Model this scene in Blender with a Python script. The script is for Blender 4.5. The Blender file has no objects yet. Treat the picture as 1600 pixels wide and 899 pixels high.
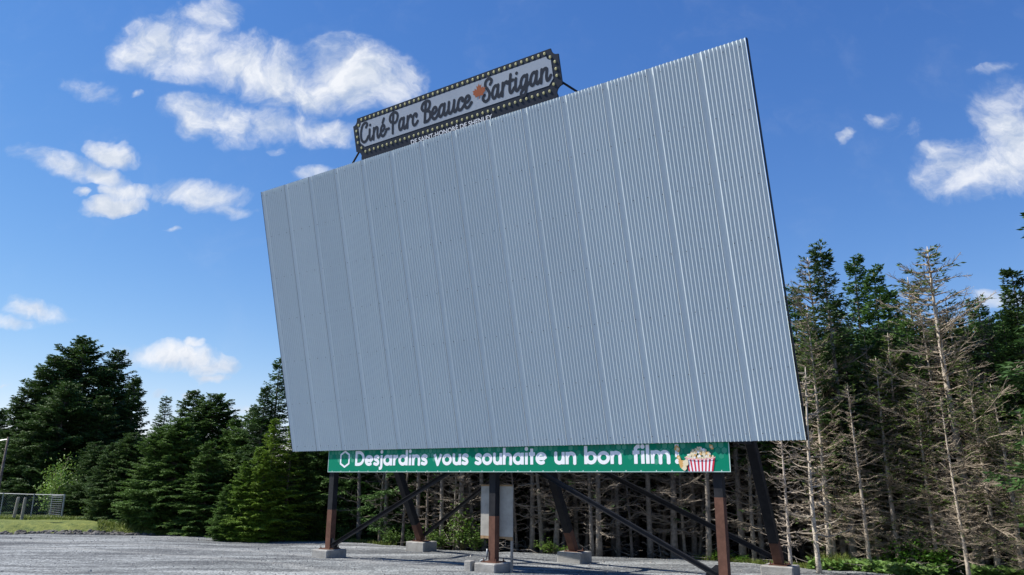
import bpy, math, random
import numpy as np
from mathutils import Vector, Matrix, Euler
random.seed(11); RNG = random.Random(5)
C = bpy.context.scene.collection
sc = bpy.context.scene
PI = math.pi

# ------------------------------------------------------------------ camera model
F, PITCH, ROLL, YAW, LEAN = 1152.88, 0.25231, 0.0048, 0.97636, 0.25058
EYE = 1.6
_f = np.array([0, math.cos(PITCH), math.sin(PITCH)]); _r = np.array([1., 0, 0]); _u = np.cross(_r, _f)
cR = math.cos(ROLL) * _r + math.sin(ROLL) * _u; cU = -math.sin(ROLL) * _r + math.cos(ROLL) * _u; cF = _f
def ray(x, y): return cF + cR * (x - 800) / F - cU * (y - 449.5) / F
def gnd(x, y, z):
    d = ray(x, y); t = (z - EYE) / d[2]; return d[0] * t, d[1] * t
# local frame of the screen: U along its width (to the left), N towards the audience
U = Vector((-math.sin(YAW), math.cos(YAW), 0)); N = Vector((-math.cos(YAW), -math.sin(YAW), 0)); Z = Vector((0, 0, 1))
A = Vector((3.4866, 12.7615, 0))
def L(u, n, z): return A + U * u + N * n + Z * z
SV = Z * math.cos(LEAN) + N * math.sin(LEAN)            # up along the leaning screen
SN = (N * math.cos(LEAN) - Z * math.sin(LEAN))          # outward normal of the screen
BR = Vector((4.5838, 11.6938, 2.1909)); SW, SH = 11.942, 6.411
def S(a, b, o=0): return BR + U * a + SV * b + SN * o

cam = bpy.data.objects.new('camera', bpy.data.cameras.new('camera')); C.objects.link(cam); sc.camera = cam
cam.matrix_world = Matrix(((cR[0], cU[0], -cF[0], 0), (cR[1], cU[1], -cF[1], 0), (cR[2], cU[2], -cF[2], EYE), (0, 0, 0, 1)))
cam.data.sensor_width = 36; cam.data.lens = F / 1600 * 36; cam.data.clip_end = 5000; cam.data.clip_start = .05

# ------------------------------------------------------------------ materials
def mat(name, rgb, rough=.8, metal=0, spec=.3, noise=None, bump=None, transl=0, tint=False, rgb2=None, scale=5, vary=0):
    m = bpy.data.materials.new(name); m.use_nodes = True; nt = m.node_tree; n = nt.nodes; l = nt.links
    b = n['Principled BSDF']; b.inputs['Roughness'].default_value = rough; b.inputs['Metallic'].default_value = metal
    b.inputs['Specular IOR Level'].default_value = spec
    b.inputs['Base Color'].default_value = (*rgb, 1); src = None
    tc = n.new('ShaderNodeTexCoord')
    if rgb2:
        nz = n.new('ShaderNodeTexNoise'); nz.inputs['Scale'].default_value = scale; nz.inputs['Detail'].default_value = 6; nz.inputs['Roughness'].default_value = .65
        l.new(tc.outputs['Object'], nz.inputs['Vector'])
        cr = n.new('ShaderNodeValToRGB'); cr.color_ramp.elements[0].position = .35; cr.color_ramp.elements[1].position = .65
        cr.color_ramp.elements[0].color = (*rgb, 1); cr.color_ramp.elements[1].color = (*rgb2, 1)
        l.new(nz.outputs['Fac'], cr.inputs['Fac']); src = cr.outputs['Color']
    if tint:
        oi = n.new('ShaderNodeObjectInfo'); mx = n.new('ShaderNodeMix'); mx.data_type = 'RGBA'; mx.blend_type = 'MULTIPLY'
        mx.inputs['Factor'].default_value = 1; mx.inputs[6].default_value = (*rgb, 1)
        if src: l.new(src, mx.inputs[6])
        l.new(oi.outputs['Color'], mx.inputs[7]); src = mx.outputs[2]
    if src: l.new(src, b.inputs['Base Color'])
    if bump:
        nz = n.new('ShaderNodeTexNoise'); nz.inputs['Scale'].default_value = bump[0]; nz.inputs['Detail'].default_value = 5
        l.new(tc.outputs['Object'], nz.inputs['Vector'])
        bp = n.new('ShaderNodeBump'); bp.inputs['Strength'].default_value = bump[1]; bp.inputs['Distance'].default_value = bump[2]
        l.new(nz.outputs['Fac'], bp.inputs['Height']); l.new(bp.outputs['Normal'], b.inputs['Normal'])
    if transl:
        out = n['Material Output']; tr = n.new('ShaderNodeBsdfTranslucent'); mi = n.new('ShaderNodeMixShader'); mi.inputs[0].default_value = transl
        if src: l.new(src, tr.inputs['Color'])
        else: tr.inputs['Color'].default_value = (*rgb, 1)
        l.new(b.outputs[0], mi.inputs[1]); l.new(tr.outputs[0], mi.inputs[2]); l.new(mi.outputs[0], out.inputs['Surface'])
    return m
M = {}
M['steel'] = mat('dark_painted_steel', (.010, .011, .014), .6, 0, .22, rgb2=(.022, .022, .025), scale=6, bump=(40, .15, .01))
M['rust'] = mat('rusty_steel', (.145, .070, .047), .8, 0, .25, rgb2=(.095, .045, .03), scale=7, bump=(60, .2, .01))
M['concrete'] = mat('footing_concrete', (.25, .24, .22), .9, rgb2=(.36, .35, .325), scale=5, bump=(40, .4, .02))
M['bark'] = mat('dead_bark', (.20, .18, .16), .95, spec=.1, rgb2=(.40, .375, .34), scale=9, tint=True, bump=(40, .6, .03))
M['darkbark'] = mat('spruce_bark', (.10, .08, .065), .95, spec=.1, rgb2=(.21, .18, .155), scale=9, tint=True, bump=(40, .6, .03))
M['twig'] = mat('dead_twigs', (.19, .165, .14), .95, spec=.1, rgb2=(.36, .325, .28), scale=3, tint=True)
M['needle'] = mat('spruce_needles', (.032, .062, .022), .65, spec=.25, rgb2=(.058, .105, .030), scale=1.3, tint=True, transl=.18)
M['leaf'] = mat('bush_leaves', (.060, .115, .022), .5, spec=.35, rgb2=(.105, .18, .04), scale=2.5, tint=True, transl=.3)
M['cover'] = mat('broad_ground_leaves', (.13, .25, .045), .45, spec=.4, rgb2=(.19, .30, .08), scale=3, transl=.3)
M['grassblade'] = mat('grass_blades', (.12, .17, .03), .6, spec=.3, rgb2=(.20, .24, .055), scale=.7, transl=.3)
M['rock'] = mat('grey_rock', (.17, .16, .15), .9, rgb2=(.36, .34, .31), scale=6, tint=True, bump=(15, .5, .04))
M['galvfence'] = mat('galvanised_wire', (.27, .29, .30), .45, .4)
M['wood'] = mat('weathered_timber', (.22, .20, .17), .9, rgb2=(.36, .33, .29), scale=8)
M['ply'] = mat('plywood', (.30, .285, .25), .85, rgb2=(.42, .40, .35), scale=4)
M['plyedge'] = mat('stained_plywood', (.22, .14, .07), .85, rgb2=(.36, .24, .13), scale=9)
M['green'] = mat('green_print', (.0, .20, .115), .6, spec=.12)
M['trim'] = mat('banner_hem', (.45, .62, .58), .5)
M['white'] = mat('white_print', (.80, .82, .86), .5)
M['navy'] = mat('navy_sign_face', (.007, .016, .034), .5, spec=.3)
M['silver'] = mat('sign_silver_face', (.36, .41, .48), .5, spec=.3, rgb2=(.40, .45, .52), scale=1.5)
M['bulb'] = mat('printed_bulbs', (.46, .44, .22), .5)
M['leaforange'] = mat('printed_maple_leaf', (.36, .095, .035), .6)
M['signtext'] = mat('sign_white_text', (.88, .9, .93), .5)

def galvanised():
    m = bpy.data.materials.new('galvanised_corrugated_steel'); m.use_nodes = True; nt = m.node_tree; n = nt.nodes; l = nt.links; b = n['Principled BSDF']
    b.inputs['Metallic'].default_value = .05; b.inputs['Roughness'].default_value = .75; b.inputs['Specular IOR Level'].default_value = .12
    tc = n.new('ShaderNodeTexCoord'); v = n.new('ShaderNodeTexVoronoi'); v.inputs['Scale'].default_value = 30; l.new(tc.outputs['Object'], v.inputs['Vector'])
    nz = n.new('ShaderNodeTexNoise'); nz.inputs['Scale'].default_value = 1.1; nz.inputs['Detail'].default_value = 5; l.new(tc.outputs['Object'], nz.inputs['Vector'])
    oi = n.new('ShaderNodeObjectInfo')
    a = n.new('ShaderNodeMath'); a.operation = 'MULTIPLY_ADD'; a.inputs[1].default_value = .10; l.new(v.outputs['Color'], a.inputs[0]); 
    bb = n.new('ShaderNodeMath'); bb.operation = 'MULTIPLY_ADD'; bb.inputs[1].default_value = .25; bb.inputs[2].default_value = .35; l.new(nz.outputs['Fac'], bb.inputs[0]); l.new(bb.outputs[0], a.inputs[2])
    c = n.new('ShaderNodeMath'); c.operation = 'MULTIPLY_ADD'; c.inputs[1].default_value = .16; l.new(oi.outputs['Random'], c.inputs[0]); l.new(a.outputs[0], c.inputs[2])
    cr = n.new('ShaderNodeValToRGB'); cr.color_ramp.elements[0].color = (.52, .60, .64, 1); cr.color_ramp.elements[1].color = (.63, .71, .74, 1)
    cr.color_ramp.elements[0].position = .3; cr.color_ramp.elements[1].position = .85
    l.new(c.outputs[0], cr.inputs['Fac']); l.new(cr.outputs['Color'], b.inputs['Base Color'])
    return m
M['galv'] = galvanised()
M['lap'] = mat('lap_edge_shadow_tone', (.13, .15, .17), .8, rgb2=(.24, .27, .30), scale=3)  # dark grey painted in for the shadow gap where two sheets overlap

def gravel_mat():
    m = bpy.data.materials.new('grey_gravel'); m.use_nodes = True; nt = m.node_tree; n = nt.nodes; l = nt.links; b = n['Principled BSDF']
    b.inputs['Roughness'].default_value = .9; b.inputs['Specular IOR Level'].default_value = .2
    geo = n.new('ShaderNodeNewGeometry'); pos = geo.outputs['Position']
    def noise(sc_, d=5, r=.6, vec=None):
        z = n.new('ShaderNodeTexNoise'); z.inputs['Scale'].default_value = sc_; z.inputs['Detail'].default_value = d; z.inputs['Roughness'].default_value = r
        l.new(vec or pos, z.inputs['Vector']); return z.outputs['Fac']
    vo = n.new('ShaderNodeTexVoronoi'); vo.inputs['Scale'].default_value = 22; l.new(pos, vo.inputs['Vector'])
    sep = n.new('ShaderNodeSeparateColor'); l.new(vo.outputs['Color'], sep.inputs[0])
    mp = n.new('ShaderNodeMapping'); mp.inputs['Rotation'].default_value = (0, 0, .12); mp.inputs['Scale'].default_value = (.35, 2.4, 1); l.new(pos, mp.inputs['Vector'])
    big = noise(.8, 6, .65, mp.outputs[0]); mid = noise(6, 6, .7)
    def ma(op, x, y, z=None):
        q = n.new('ShaderNodeMath'); q.operation = op
        for i, w in enumerate((x, y, z)):
            if w is None: continue
            if isinstance(w, (int, float)): q.inputs[i].default_value = w
            else: l.new(w, q.inputs[i])
        return q.outputs[0]
    t = ma('MULTIPLY_ADD', big, 1.9, -.95); t = ma('MULTIPLY_ADD', mid, .7, t); t = ma('MULTIPLY_ADD', sep.outputs[0], .35, t)
    cr = n.new('ShaderNodeValToRGB'); e = cr.color_ramp.elements
    e[0].position = .18; e[0].color = (.075, .078, .084, 1); e[1].position = .9; e[1].color = (.345, .36, .36, 1)
    k = e.new(.52); k.color = (.160, .169, .172, 1)
    l.new(t, cr.inputs['Fac']); l.new(cr.outputs['Color'], b.inputs['Base Color'])
    # compacted, dusty wheel tracks curving across the lot
    tr = None
    for cx_, cy_, rad_ in ((-6, -14, 26.2), (-6, -14, 27.8), (9, -22, 33.5), (9, -22, 35.1), (-20, -6, 27.0), (-20, -6, 28.6)):
        v_ = n.new('ShaderNodeVectorMath'); v_.operation = 'DISTANCE'; l.new(pos, v_.inputs[0]); v_.inputs[1].default_value = (cx_, cy_, -.2)
        q_ = ma('SUBTRACT', v_.outputs['Value'], rad_); q_ = ma('MULTIPLY_ADD', ma('SUBTRACT', noise(.5, 3), .5), .5, q_)
        q_ = ma('MAXIMUM', ma('SUBTRACT', 1.0, ma('DIVIDE', ma('ABSOLUTE', q_, None), .22)), 0.0); tr = q_ if tr is None else ma('MAXIMUM', tr, q_)
    tr = ma('MULTIPLY', tr, ma('MULTIPLY_ADD', big, 1.2, 0.0))
    mxx = n.new('ShaderNodeMix'); mxx.data_type = 'RGBA'; l.new(ma('MINIMUM', ma('MULTIPLY', tr, .8), .75), mxx.inputs['Factor']); l.new(cr.outputs['Color'], mxx.inputs[6]); mxx.inputs[7].default_value = (.30, .30, .29, 1)
    l.new(mxx.outputs[2], b.inputs['Base Color'])
    bp = n.new('ShaderNodeBump'); bp.inputs['Strength'].default_value = .9; bp.inputs['Distance'].default_value = .03
    h = ma('MULTIPLY_ADD', vo.outputs['Distance'], -.8, mid); h = ma('MULTIPLY_ADD', noise(2.2, 4), 1.2, h)
    l.new(h, bp.inputs['Height']); l.new(bp.outputs['Normal'], b.inputs['Normal'])
    return m
M['gravel'] = gravel_mat()
M['floor'] = mat('forest_floor', (.045, .034, .022), .95, rgb2=(.085, .065, .04), scale=1.5, bump=(8, .8, .06))
M['grass'] = mat('mown_grass', (.055, .090, .014), .85, rgb2=(.20, .22, .045), scale=4.5, bump=(30, .8, .04))

# ------------------------------------------------------------------ builders
class MB:
    def __init__(s): s.v = []; s.f = []; s.m = []
    def face(s, pts, mi=0):
        k = len(s.v); s.v += [tuple(p) for p in pts]; s.f.append(tuple(range(k, k + len(pts)))); s.m.append(mi)
    def tube(s, pts, rad, sides=5, caps=True, mi=0):
        pts = [Vector(p) for p in pts]; n0 = len(s.v); k = len(pts)
        for i, p in enumerate(pts):
            d = (pts[min(i + 1, k - 1)] - pts[max(i - 1, 0)]).normalized()
            a = d.cross(Vector((.13, .21, 1)) if abs(d.z) < .9 else Vector((1, .1, 0))).normalized(); b = d.cross(a)
            r = rad[i] if isinstance(rad, (list, tuple)) else rad
            for j in range(sides):
                t = 2 * PI * j / sides; s.v.append(tuple(p + a * (math.cos(t) * r) + b * (math.sin(t) * r)))
        for i in range(k - 1):
            for j in range(sides):
                q = n0 + i * sides; s.f.append((q + j, q + (j + 1) % sides, q + sides + (j + 1) % sides, q + sides + j)); s.m.append(mi)
        if caps:
            s.f.append(tuple(range(n0, n0 + sides))[::-1]); s.m.append(mi)
            s.f.append(tuple(range(n0 + (k - 1) * sides, n0 + k * sides))); s.m.append(mi)
    def bar(s, p, q, w, h, side=None, mi=0):
        """rectangular bar from p to q; side = direction of the w dimension"""
        p = Vector(p); q = Vector(q); d = (q - p).normalized(); side = Vector(side) if side else Vector((1, 0, 0))
        a = (side - d * side.dot(d)).normalized() * (w / 2); b = d.cross(a).normalized() * (h / 2)
        k = len(s.v)
        for c in (p, q):
            for x, y in ((-1, -1), (1, -1), (1, 1), (-1, 1)): s.v.append(tuple(c + a * x + b * y))
        for f in ((0, 3, 2, 1), (4, 5, 6, 7), (0, 1, 5, 4), (1, 2, 6, 5), (2, 3, 7, 6), (3, 0, 4, 7)): s.f.append(tuple(k + i for i in f)); s.m.append(mi)
    def build(s, name, mats, parent=None, smooth=False, origin=None, bevel=0):
        me = bpy.data.meshes.new(name)
        org = Vector(origin) if origin is not None else (parent.location.copy() if parent is not None else Vector((0, 0, 0)))
        if parent is not None and parent.parent is not None: org = wloc(parent)
        vs = np.array(s.v, dtype=float) - np.array(org)
        me.from_pydata(vs.tolist(), [], s.f)
        if not isinstance(mats, (list, tuple)): mats = [mats]
        for m in mats: me.materials.append(m)
        if len(mats) > 1: me.polygons.foreach_set('material_index', s.m)
        if smooth: me.polygons.foreach_set('use_smooth', [True] * len(me.polygons))
        me.update()
        o = bpy.data.objects.new(name, me); C.objects.link(o)
        if parent is not None: o.parent = parent
        else: o.location = org
        if bevel:
            b = o.modifiers.new('bevel', 'BEVEL'); b.width = bevel; b.segments = 1
        return o
def wloc(o):
    v = o.location.copy()
    while o.parent: o = o.parent; v += o.location
    return v
def tag(o, label=None, cat=None, group=None, kind=None):
    if label: o['label'] = label
    if cat: o['category'] = cat
    if group: o['group'] = group
    if kind: o['kind'] = kind
    return o
def empty(name, loc, label, cat, group=None):
    o = bpy.data.objects.new(name, None); C.objects.link(o); o.location = loc; o.empty_display_size = .3
    return tag(o, label, cat, group)

# ------------------------------------------------------------------ ground heights and the outline of the gravel
EDGE = [(-900, 838), (0, 839), (240, 838), (430, 838), (500, 843), (600, 850), (700, 857), (800, 861), (900, 863), (1000, 865), (1120, 869), (1200, 874), (1270, 882), (1400, 889), (1600, 900), (1900, 915), (2600, 935)]
edge_pts = []
for x, y in EDGE:
    g = gnd(x, y, -.26); edge_pts.append((math.atan2(g[0], g[1]), math.hypot(*g)))
edge_pts.sort()
def wrap_noise(th): return .12 * math.sin(th * 37) + .09 * math.sin(th * 91 + 1) + .05 * math.sin(th * 213 + 2)
def Redge(th):
    if th <= edge_pts[0][0]: return edge_pts[0][1] + (edge_pts[0][0] - th) * 6
    if th >= edge_pts[-1][0]: return edge_pts[-1][1] + (th - edge_pts[-1][0]) * 6
    for (a, ra), (b, rb) in zip(edge_pts, edge_pts[1:]):
        if a <= th <= b: return ra + (rb - ra) * (th - a) / (b - a) + wrap_noise(th)
def sst(a, b, x):
    t = max(0, min(1, (x - a) / (b - a))); return t * t * (3 - 2 * t)
TH_L = math.atan2(*gnd(250, 838, -.26)); TH_L2 = math.atan2(*gnd(60, 838, -.26))
def height(X, Y):
    P = Vector((X, Y, 0)) - A; n = P.dot(N); r = math.hypot(X, Y); th = math.atan2(X, Y)
    base = -.18 - .03 * min(8, max(0, -n)) if n < 0 else -.18
    base += .018 * math.sin(X * .9 + .4 * Y) * math.sin(Y * .7 - .3 * X) + .008 * math.sin(X * 3.1) * math.cos(Y * 2.3 + X)
    d = r - Redge(th)
    if d > 0:
        left = sst(TH_L + .05, TH_L - .09, th)
        bank = base + sst(0, .7, d) * .30 - sst(2, 26, d) * .72
        fall = base - min(.5, d * .025)
        return bank * left + fall * (1 - left)
    base += .010 * math.sin(1.6 * X + 5.5 * Y + 1.3 * math.sin(X * .8)) * math.sin(.45 * X - .6 * Y + 1)
    return base

def polar_sheet(name, rings, r_of, dz, m, kind, th0=-PI, th1=PI, n=360):
    v = []; f = []
    closed = abs(th1 - th0 - 2 * PI) < 1e-6
    cols = n if closed else n + 1
    for i in range(cols):
        th = th0 + (th1 - th0) * i / n
        for t in rings:
            r = r_of(th, t); X, Y = r * math.sin(th), r * math.cos(th)
            v.append((X, Y, height(X, Y) + dz))
    R = len(rings)
    for i in range(n):
        a = i * R; b = ((i + 1) % cols) * R
        for j in range(R - 1): f.append((a + j, a + j + 1, b + j + 1, b + j))
    me = bpy.data.meshes.new(name); me.from_pydata(v, [], f); me.materials.append(m); me.polygons.foreach_set('use_smooth', [True] * len(f)); me.update()
    o = bpy.data.objects.new(name, me); C.objects.link(o); o['kind'] = kind; return o
rings_out = [0, .5, 1, 1.3, 1.48, 1.6, 1.75, 1.9, 2.05, 2.25, 2.5, 3, 3.5, 4, 5, 6, 9, 12, 16, 20, 24, 28, 34, 40, 60, 120, 300, 800]
base_sheet = polar_sheet('ground', [-30] + rings_out, lambda th, t: max(.5, Redge(th) - 1.5) + t if t >= 0 else .3, -.06, M['floor'], 'structure', n=480)
polar_sheet('gravel_lot', [i / 90 for i in range(91)], lambda th, t: .2 + (Redge(th) - .2) * t, 0, M['gravel'], 'structure', n=1000)
g = polar_sheet('grass_verge', [0, .25, .5, .8, 1.2, 2, 3, 4, 6, 8, 11, 14, 17, 20, 24, 30, 40], lambda th, t: Redge(th) - .05 + t, .012, M['grass'], 'structure', th0=-1.5, th1=TH_L + .035, n=200)

def on_ground(px, d, py=838):
    """a spot d metres beyond the gravel edge in the direction of a pixel column"""
    q = ray(px, py); th = math.atan2(q[0], q[1]); r = Redge(th) + d
    X, Y = r * math.sin(th), r * math.cos(th); return Vector((X, Y, height(X, Y)))
def place(tpx, tpy, r):
    """foot and height of a thing r metres away whose tip is seen at a pixel"""
    q = ray(tpx, tpy); h = math.hypot(q[0], q[1]); X, Y = r * q[0] / h, r * q[1] / h
    z = height(X, Y); return Vector((X, Y, z)), EYE + r * q[2] / h - z

# ------------------------------------------------------------------ the screen
root = empty('drive_in_screen', A, 'huge forward-leaning drive-in screen of corrugated galvanised steel on dark posts', 'movie screen')
PITCHC = .0677; NP = 14; PW = SW / NP
rows = 9
for p in range(NP):
    a0, a1 = p * PW, (p + 1) * PW
    ncor = round(PW / PITCHC); per = PW / ncor; seg = 10
    v = []; f = []
    bow = RNG.uniform(-.002, .002); warp = RNG.uniform(0, 6)
    cnt = ncor * seg + 1
    for j in range(rows):
        b = SH * j / (rows - 1)
        for i in range(cnt):
            t = i / (cnt - 1); a = a0 + PW * t; ph = 2 * PI * i / seg
            amp = .0150
            o = amp * (2 * (.5 + .5 * math.cos(ph)) ** 1.5 - 1) + bow * math.sin(PI * t)
            k = (t - (1 - 2 / ncor)) * ncor / 2      # the lap: the sheet rises gently over the last two ribs
            if k > .34: q = (k - .34) / .66; o = -.0140 + .028 * (.35 * q + .65 * q ** 5) + .0012 * math.cos(2 * ph)
            if i == cnt - 1: o = .0140
            P = S(a, b, o); v.append(tuple(P - A))
    for j in range(rows - 1):
        for i in range(cnt - 1):
            q = j * cnt + i; f.append((q, q + 1, q + cnt + 1, q + cnt))
    me = bpy.data.meshes.new('cladding_panel'); me.from_pydata(v, [], f); me.materials.append(M['galv']); me.materials.append(M['lap']); me.polygons.foreach_set('material_index', [1 if q % (cnt - 1) == cnt - 2 else 0 for q in range(len(f))]); me.polygons.foreach_set('use_smooth', [True] * len(f)); me.update()
    o = bpy.data.objects.new('cladding_panel', me); C.objects.link(o); o.parent = root
# screws
mb = MB()
for k in range(7):
    b = .12 + (SH - .24) * k / 6
    a = PITCHC * 1.5
    while a < SW - .05:
        c = S(a, b, .010)
        mb.tube([c, c + SN * .005], .0075, 6); a += PITCHC * 4
tag(mb.build('screws', M['steel'], root), kind='stuff')
# dark edge angles and girts behind the sheet
for nm, a in (('edge_angle', -.012), ('edge_angle', SW + .012)):
    mb = MB(); mb.bar(S(a, -.01, -.04), S(a, SH + .0, -.04), .012, .09, U); mb.build(nm, M['steel'], root)
for k in range(7):
    b = .10 + (SH - .2) * k / 6
    mb = MB(); mb.bar(S(.05, b, -.085), S(SW - .05, b, -.085), .10, .07, SN); mb.build('girt', M['steel'], root)
# frames: post, raker, tie beam
FR = [(0.0, .02), (4.64, -.04), (9.28, -.04)]          # u and n of each front post
W2 = .075
Zf = [.0, .0, .0]
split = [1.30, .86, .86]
rk0 = Vector((0, 0, 0))
def gh(u, n):
    P = L(u, n, 0); return height(P.x, P.y)
for i, (u0, n0) in enumerate(FR):
    top = L(u0, .0, 2.22); stop = S((L(u0, 0, 0) - BR).dot(U), SH - .1, -.19)
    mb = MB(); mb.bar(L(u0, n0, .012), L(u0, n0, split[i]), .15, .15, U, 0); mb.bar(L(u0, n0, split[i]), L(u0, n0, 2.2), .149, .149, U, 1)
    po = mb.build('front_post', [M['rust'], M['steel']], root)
    mb = MB(); mb.bar(L(u0, .03, 2.16), stop, .15, .15, U); mb.build('upper_post', M['steel'], root, bevel=.006)
    # raker: foot at the back, rising forward under the sheet
    n1, z1 = -3.30, -.05
    ub = u0
    def rk(z): return L(ub, -1.95 + (z - 2.25) * .572, z)
    mb = MB(); mb.bar(rk(-.02), rk(.42), .17, .17, U); mb.build('raker_foot', M['rust'], root, bevel=.006)
    mb = MB(); mb.bar(rk(.42), rk(7.9), .175, .175, U); mb.build('raker', M['steel'], root, bevel=.006)
    mb = MB(); mb.bar(L(ub, -.09, 2.30), L(ub, -1.93, 2.30), .10, .14, U); mb.build('tie_beam', M['steel'], root)
    mb = MB(); mb.bar(L(ub, .72, 4.9), L(ub, -.45, 4.9), .08, .10, U); mb.build('tie_beam', M['steel'], root)
    # concrete blocks with base plates
    for (n_, zt, su, sn, off) in ((n0, -.008, .50, .62, .0), (-3.27, -.045, .62, .56, .0)):
        c = L(ub, n_, 0); g0 = gh(ub, n_) - .12
        mb = MB(); mb.bar(L(ub + off, n_, g0), L(ub + off, n_, zt), su, sn, U)
        fo = mb.build('concrete_footing', M['concrete'], root, bevel=.018)
        mb = MB(); mb.bar(L(ub, n_, zt + .001), L(ub, n_, zt + .016), .36, .34, U)
        for sx in (-1, 1):
            for sy in (-1, 1):
                q = L(ub + .145 * sx, n_ + .135 * sy, zt + .016)
                mb.tube([q, q + Z * .055], .011, 6); mb.tube([q, q + Z * .018], .02, 6)
        mb.build('base_plate', M['rust'], fo)
def brace(p, q, w=.085, cut=None):
    mb = MB(); d = (q - p).normalized(); s = N
    # channel section: web and two flanges
    mb.bar(p, q, .012, w, N)
    up = d.cross(N).normalized()
    for k in (-1, 1): mb.bar(p + up * (k * (w / 2 - .004)) + N * .028, q + up * (k * (w / 2 - .004)) + N * .028, .05, .008, N)
    mb.build('brace', M['steel'], root)
pb = lambda u, z, n: L(u, n, z)
brace(pb(9.12, .07, .03), pb(4.80, 2.17, .0)); brace(pb(.13, .09, .05), pb(4.48, 2.17, .0))
def rkp(u, z, o=-.02): return L(u, -1.95 + (z - 2.25) * .572 + o, z)
brace(rkp(9.15, .10), rkp(4.76, 2.35)); brace(rkp(.14, .12), rkp(4.52, 2.35), .10)
# gusset plates on the front bases
for u0, n0, s in ((9.28, -.04, -1), (0, .02, 1)):
    mb = MB(); a = u0 + s * .08
    pts = [L(a, n0 + .035, .02), L(a + s * .22, n0 + .035, .02), L(a + s * .22, n0 + .035, .10), L(a + s * .05, n0 + .035, .24), L(a, n0 + .035, .24)]
    mb.face(pts); mb.face([p + N * .012 for p in pts][::-1])
    for i in range(5): j = (i + 1) % 5; mb.face([pts[i], pts[j], pts[j] + N * .012, pts[i] + N * .012])
    mb.build('gusset_plate', M['steel'], root)
# conduit at the middle post
mb = MB(); mb.tube([L(4.92, .10, -.05), L(4.86, .07, .02), L(4.76, .05, .05), L(4.735, .05, .12), L(4.732, .05, .24)], [.018] * 5, 8)
mb.build('cable_conduit', M['galvfence'], root, smooth=True)
mb = MB(); mb.bar(L(5.03, .22, -.24), L(5.03, .22, .02), .17, .16, U)
tag(mb.build('concrete_block', M['concrete'], origin=L(5.03, .22, -.24), bevel=.015), 'small pale concrete block beside the foot of the middle front post', 'concrete block')

# ------------------------------------------------------------------ plywood board behind the middle post
bo = empty('plywood_board', L(4.65, -.16, .40), 'weathered plywood board standing upright behind the middle front post', 'board')
mb = MB(); mb.bar(L(4.65, -.145, .47), L(4.65, -.145, 1.44), .78, .016, U); mb.build('panel', M['ply'], bo)
mb = MB()
zz = [.40 + .03 * RNG.random() for _ in range(9)]
for k in range(8):
    ua, ub_ = 4.26 + .78 * k / 8, 4.26 + .78 * (k + 1) / 8
    mb.face([L(ua, -.137, zz[k]), L(ua, -.137, .47), L(ub_, -.137, .47), L(ub_, -.137, zz[k + 1])])
    mb.face([L(ua, -.153, zz[k]), L(ub_, -.153, zz[k + 1]), L(ub_, -.153, .47), L(ua, -.153, .47)])
mb.build('stained_lower_edge', M['plyedge'], bo)
mb = MB(); mb.bar(L(4.30, -.175, gh(4.30, -.175) - .05), L(4.30, -.175, 1.46), .04, .04, U); mb.build('stake', M['wood'], bo)
mb = MB(); mb.bar(L(4.26, -.13, 1.448), L(5.04, -.13, 1.448), .03, .02, Z); mb.build('cap_strip', M['plyedge'], bo)

# ------------------------------------------------------------------ flat lettering by signed distance
def cat_rom(P, n=6):
    P = [np.array(p, float) for p in P]
    if len(P) < 3: return P
    Q = [2 * P[0] - P[1]] + P + [2 * P[-1] - P[-2]]; out = []
    for i in range(1, len(Q) - 2):
        for k in range(n):
            t = k / n; a, b, c, d = Q[i - 1:i + 3]
            out.append(.5 * ((2 * b) + (-a + c) * t + (2 * a - 5 * b + 4 * c - d) * t * t + (-a + 3 * b - 3 * c + d) * t ** 3))
    out.append(P[-1]); return out
def circ(cx, cy, rx, ry=None, a0=0, a1=360, n=22):
    ry = ry or rx; return [np.array((cx + rx * math.cos(math.radians(a0 + (a1 - a0) * k / n)), cy + ry * math.sin(math.radians(a0 + (a1 - a0) * k / n)))) for k in range(n + 1)]
def field(strokes, polys, x0, x1, y0, y1, st):
    nx = int((x1 - x0) / st) + 2; ny = int((y1 - y0) / st) + 2
    xs = x0 + st * np.arange(nx); ys = y0 + st * np.arange(ny); D = np.full((ny, nx), 9.)
    for pts, w, butt in strokes:
        for i in range(len(pts) - 1):
            a, b = pts[i], pts[i + 1]; wa = w
            i0 = max(0, int((min(a[0], b[0]) - wa - x0) / st) - 2); i1 = min(nx, int((max(a[0], b[0]) + wa - x0) / st) + 3)
            j0 = max(0, int((min(a[1], b[1]) - wa - y0) / st) - 2); j1 = min(ny, int((max(a[1], b[1]) + wa - y0) / st) + 3)
            if i1 <= i0 or j1 <= j0: continue
            X, Y = np.meshgrid(xs[i0:i1], ys[j0:j1]); d = b - a; l2 = float(d @ d) + 1e-12
            t = ((X - a[0]) * d[0] + (Y - a[1]) * d[1]) / l2; tc = np.clip(t, 0, 1)
            q = np.hypot(X - a[0] - tc * d[0], Y - a[1] - tc * d[1]) - wa
            ln = math.sqrt(l2)
            if butt and i == 0: q = np.maximum(q, -t * ln)
            if butt and i == len(pts) - 2: q = np.maximum(q, (t - 1) * ln)
            D[j0:j1, i0:i1] = np.minimum(D[j0:j1, i0:i1], q)
    return xs, ys, D
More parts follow.
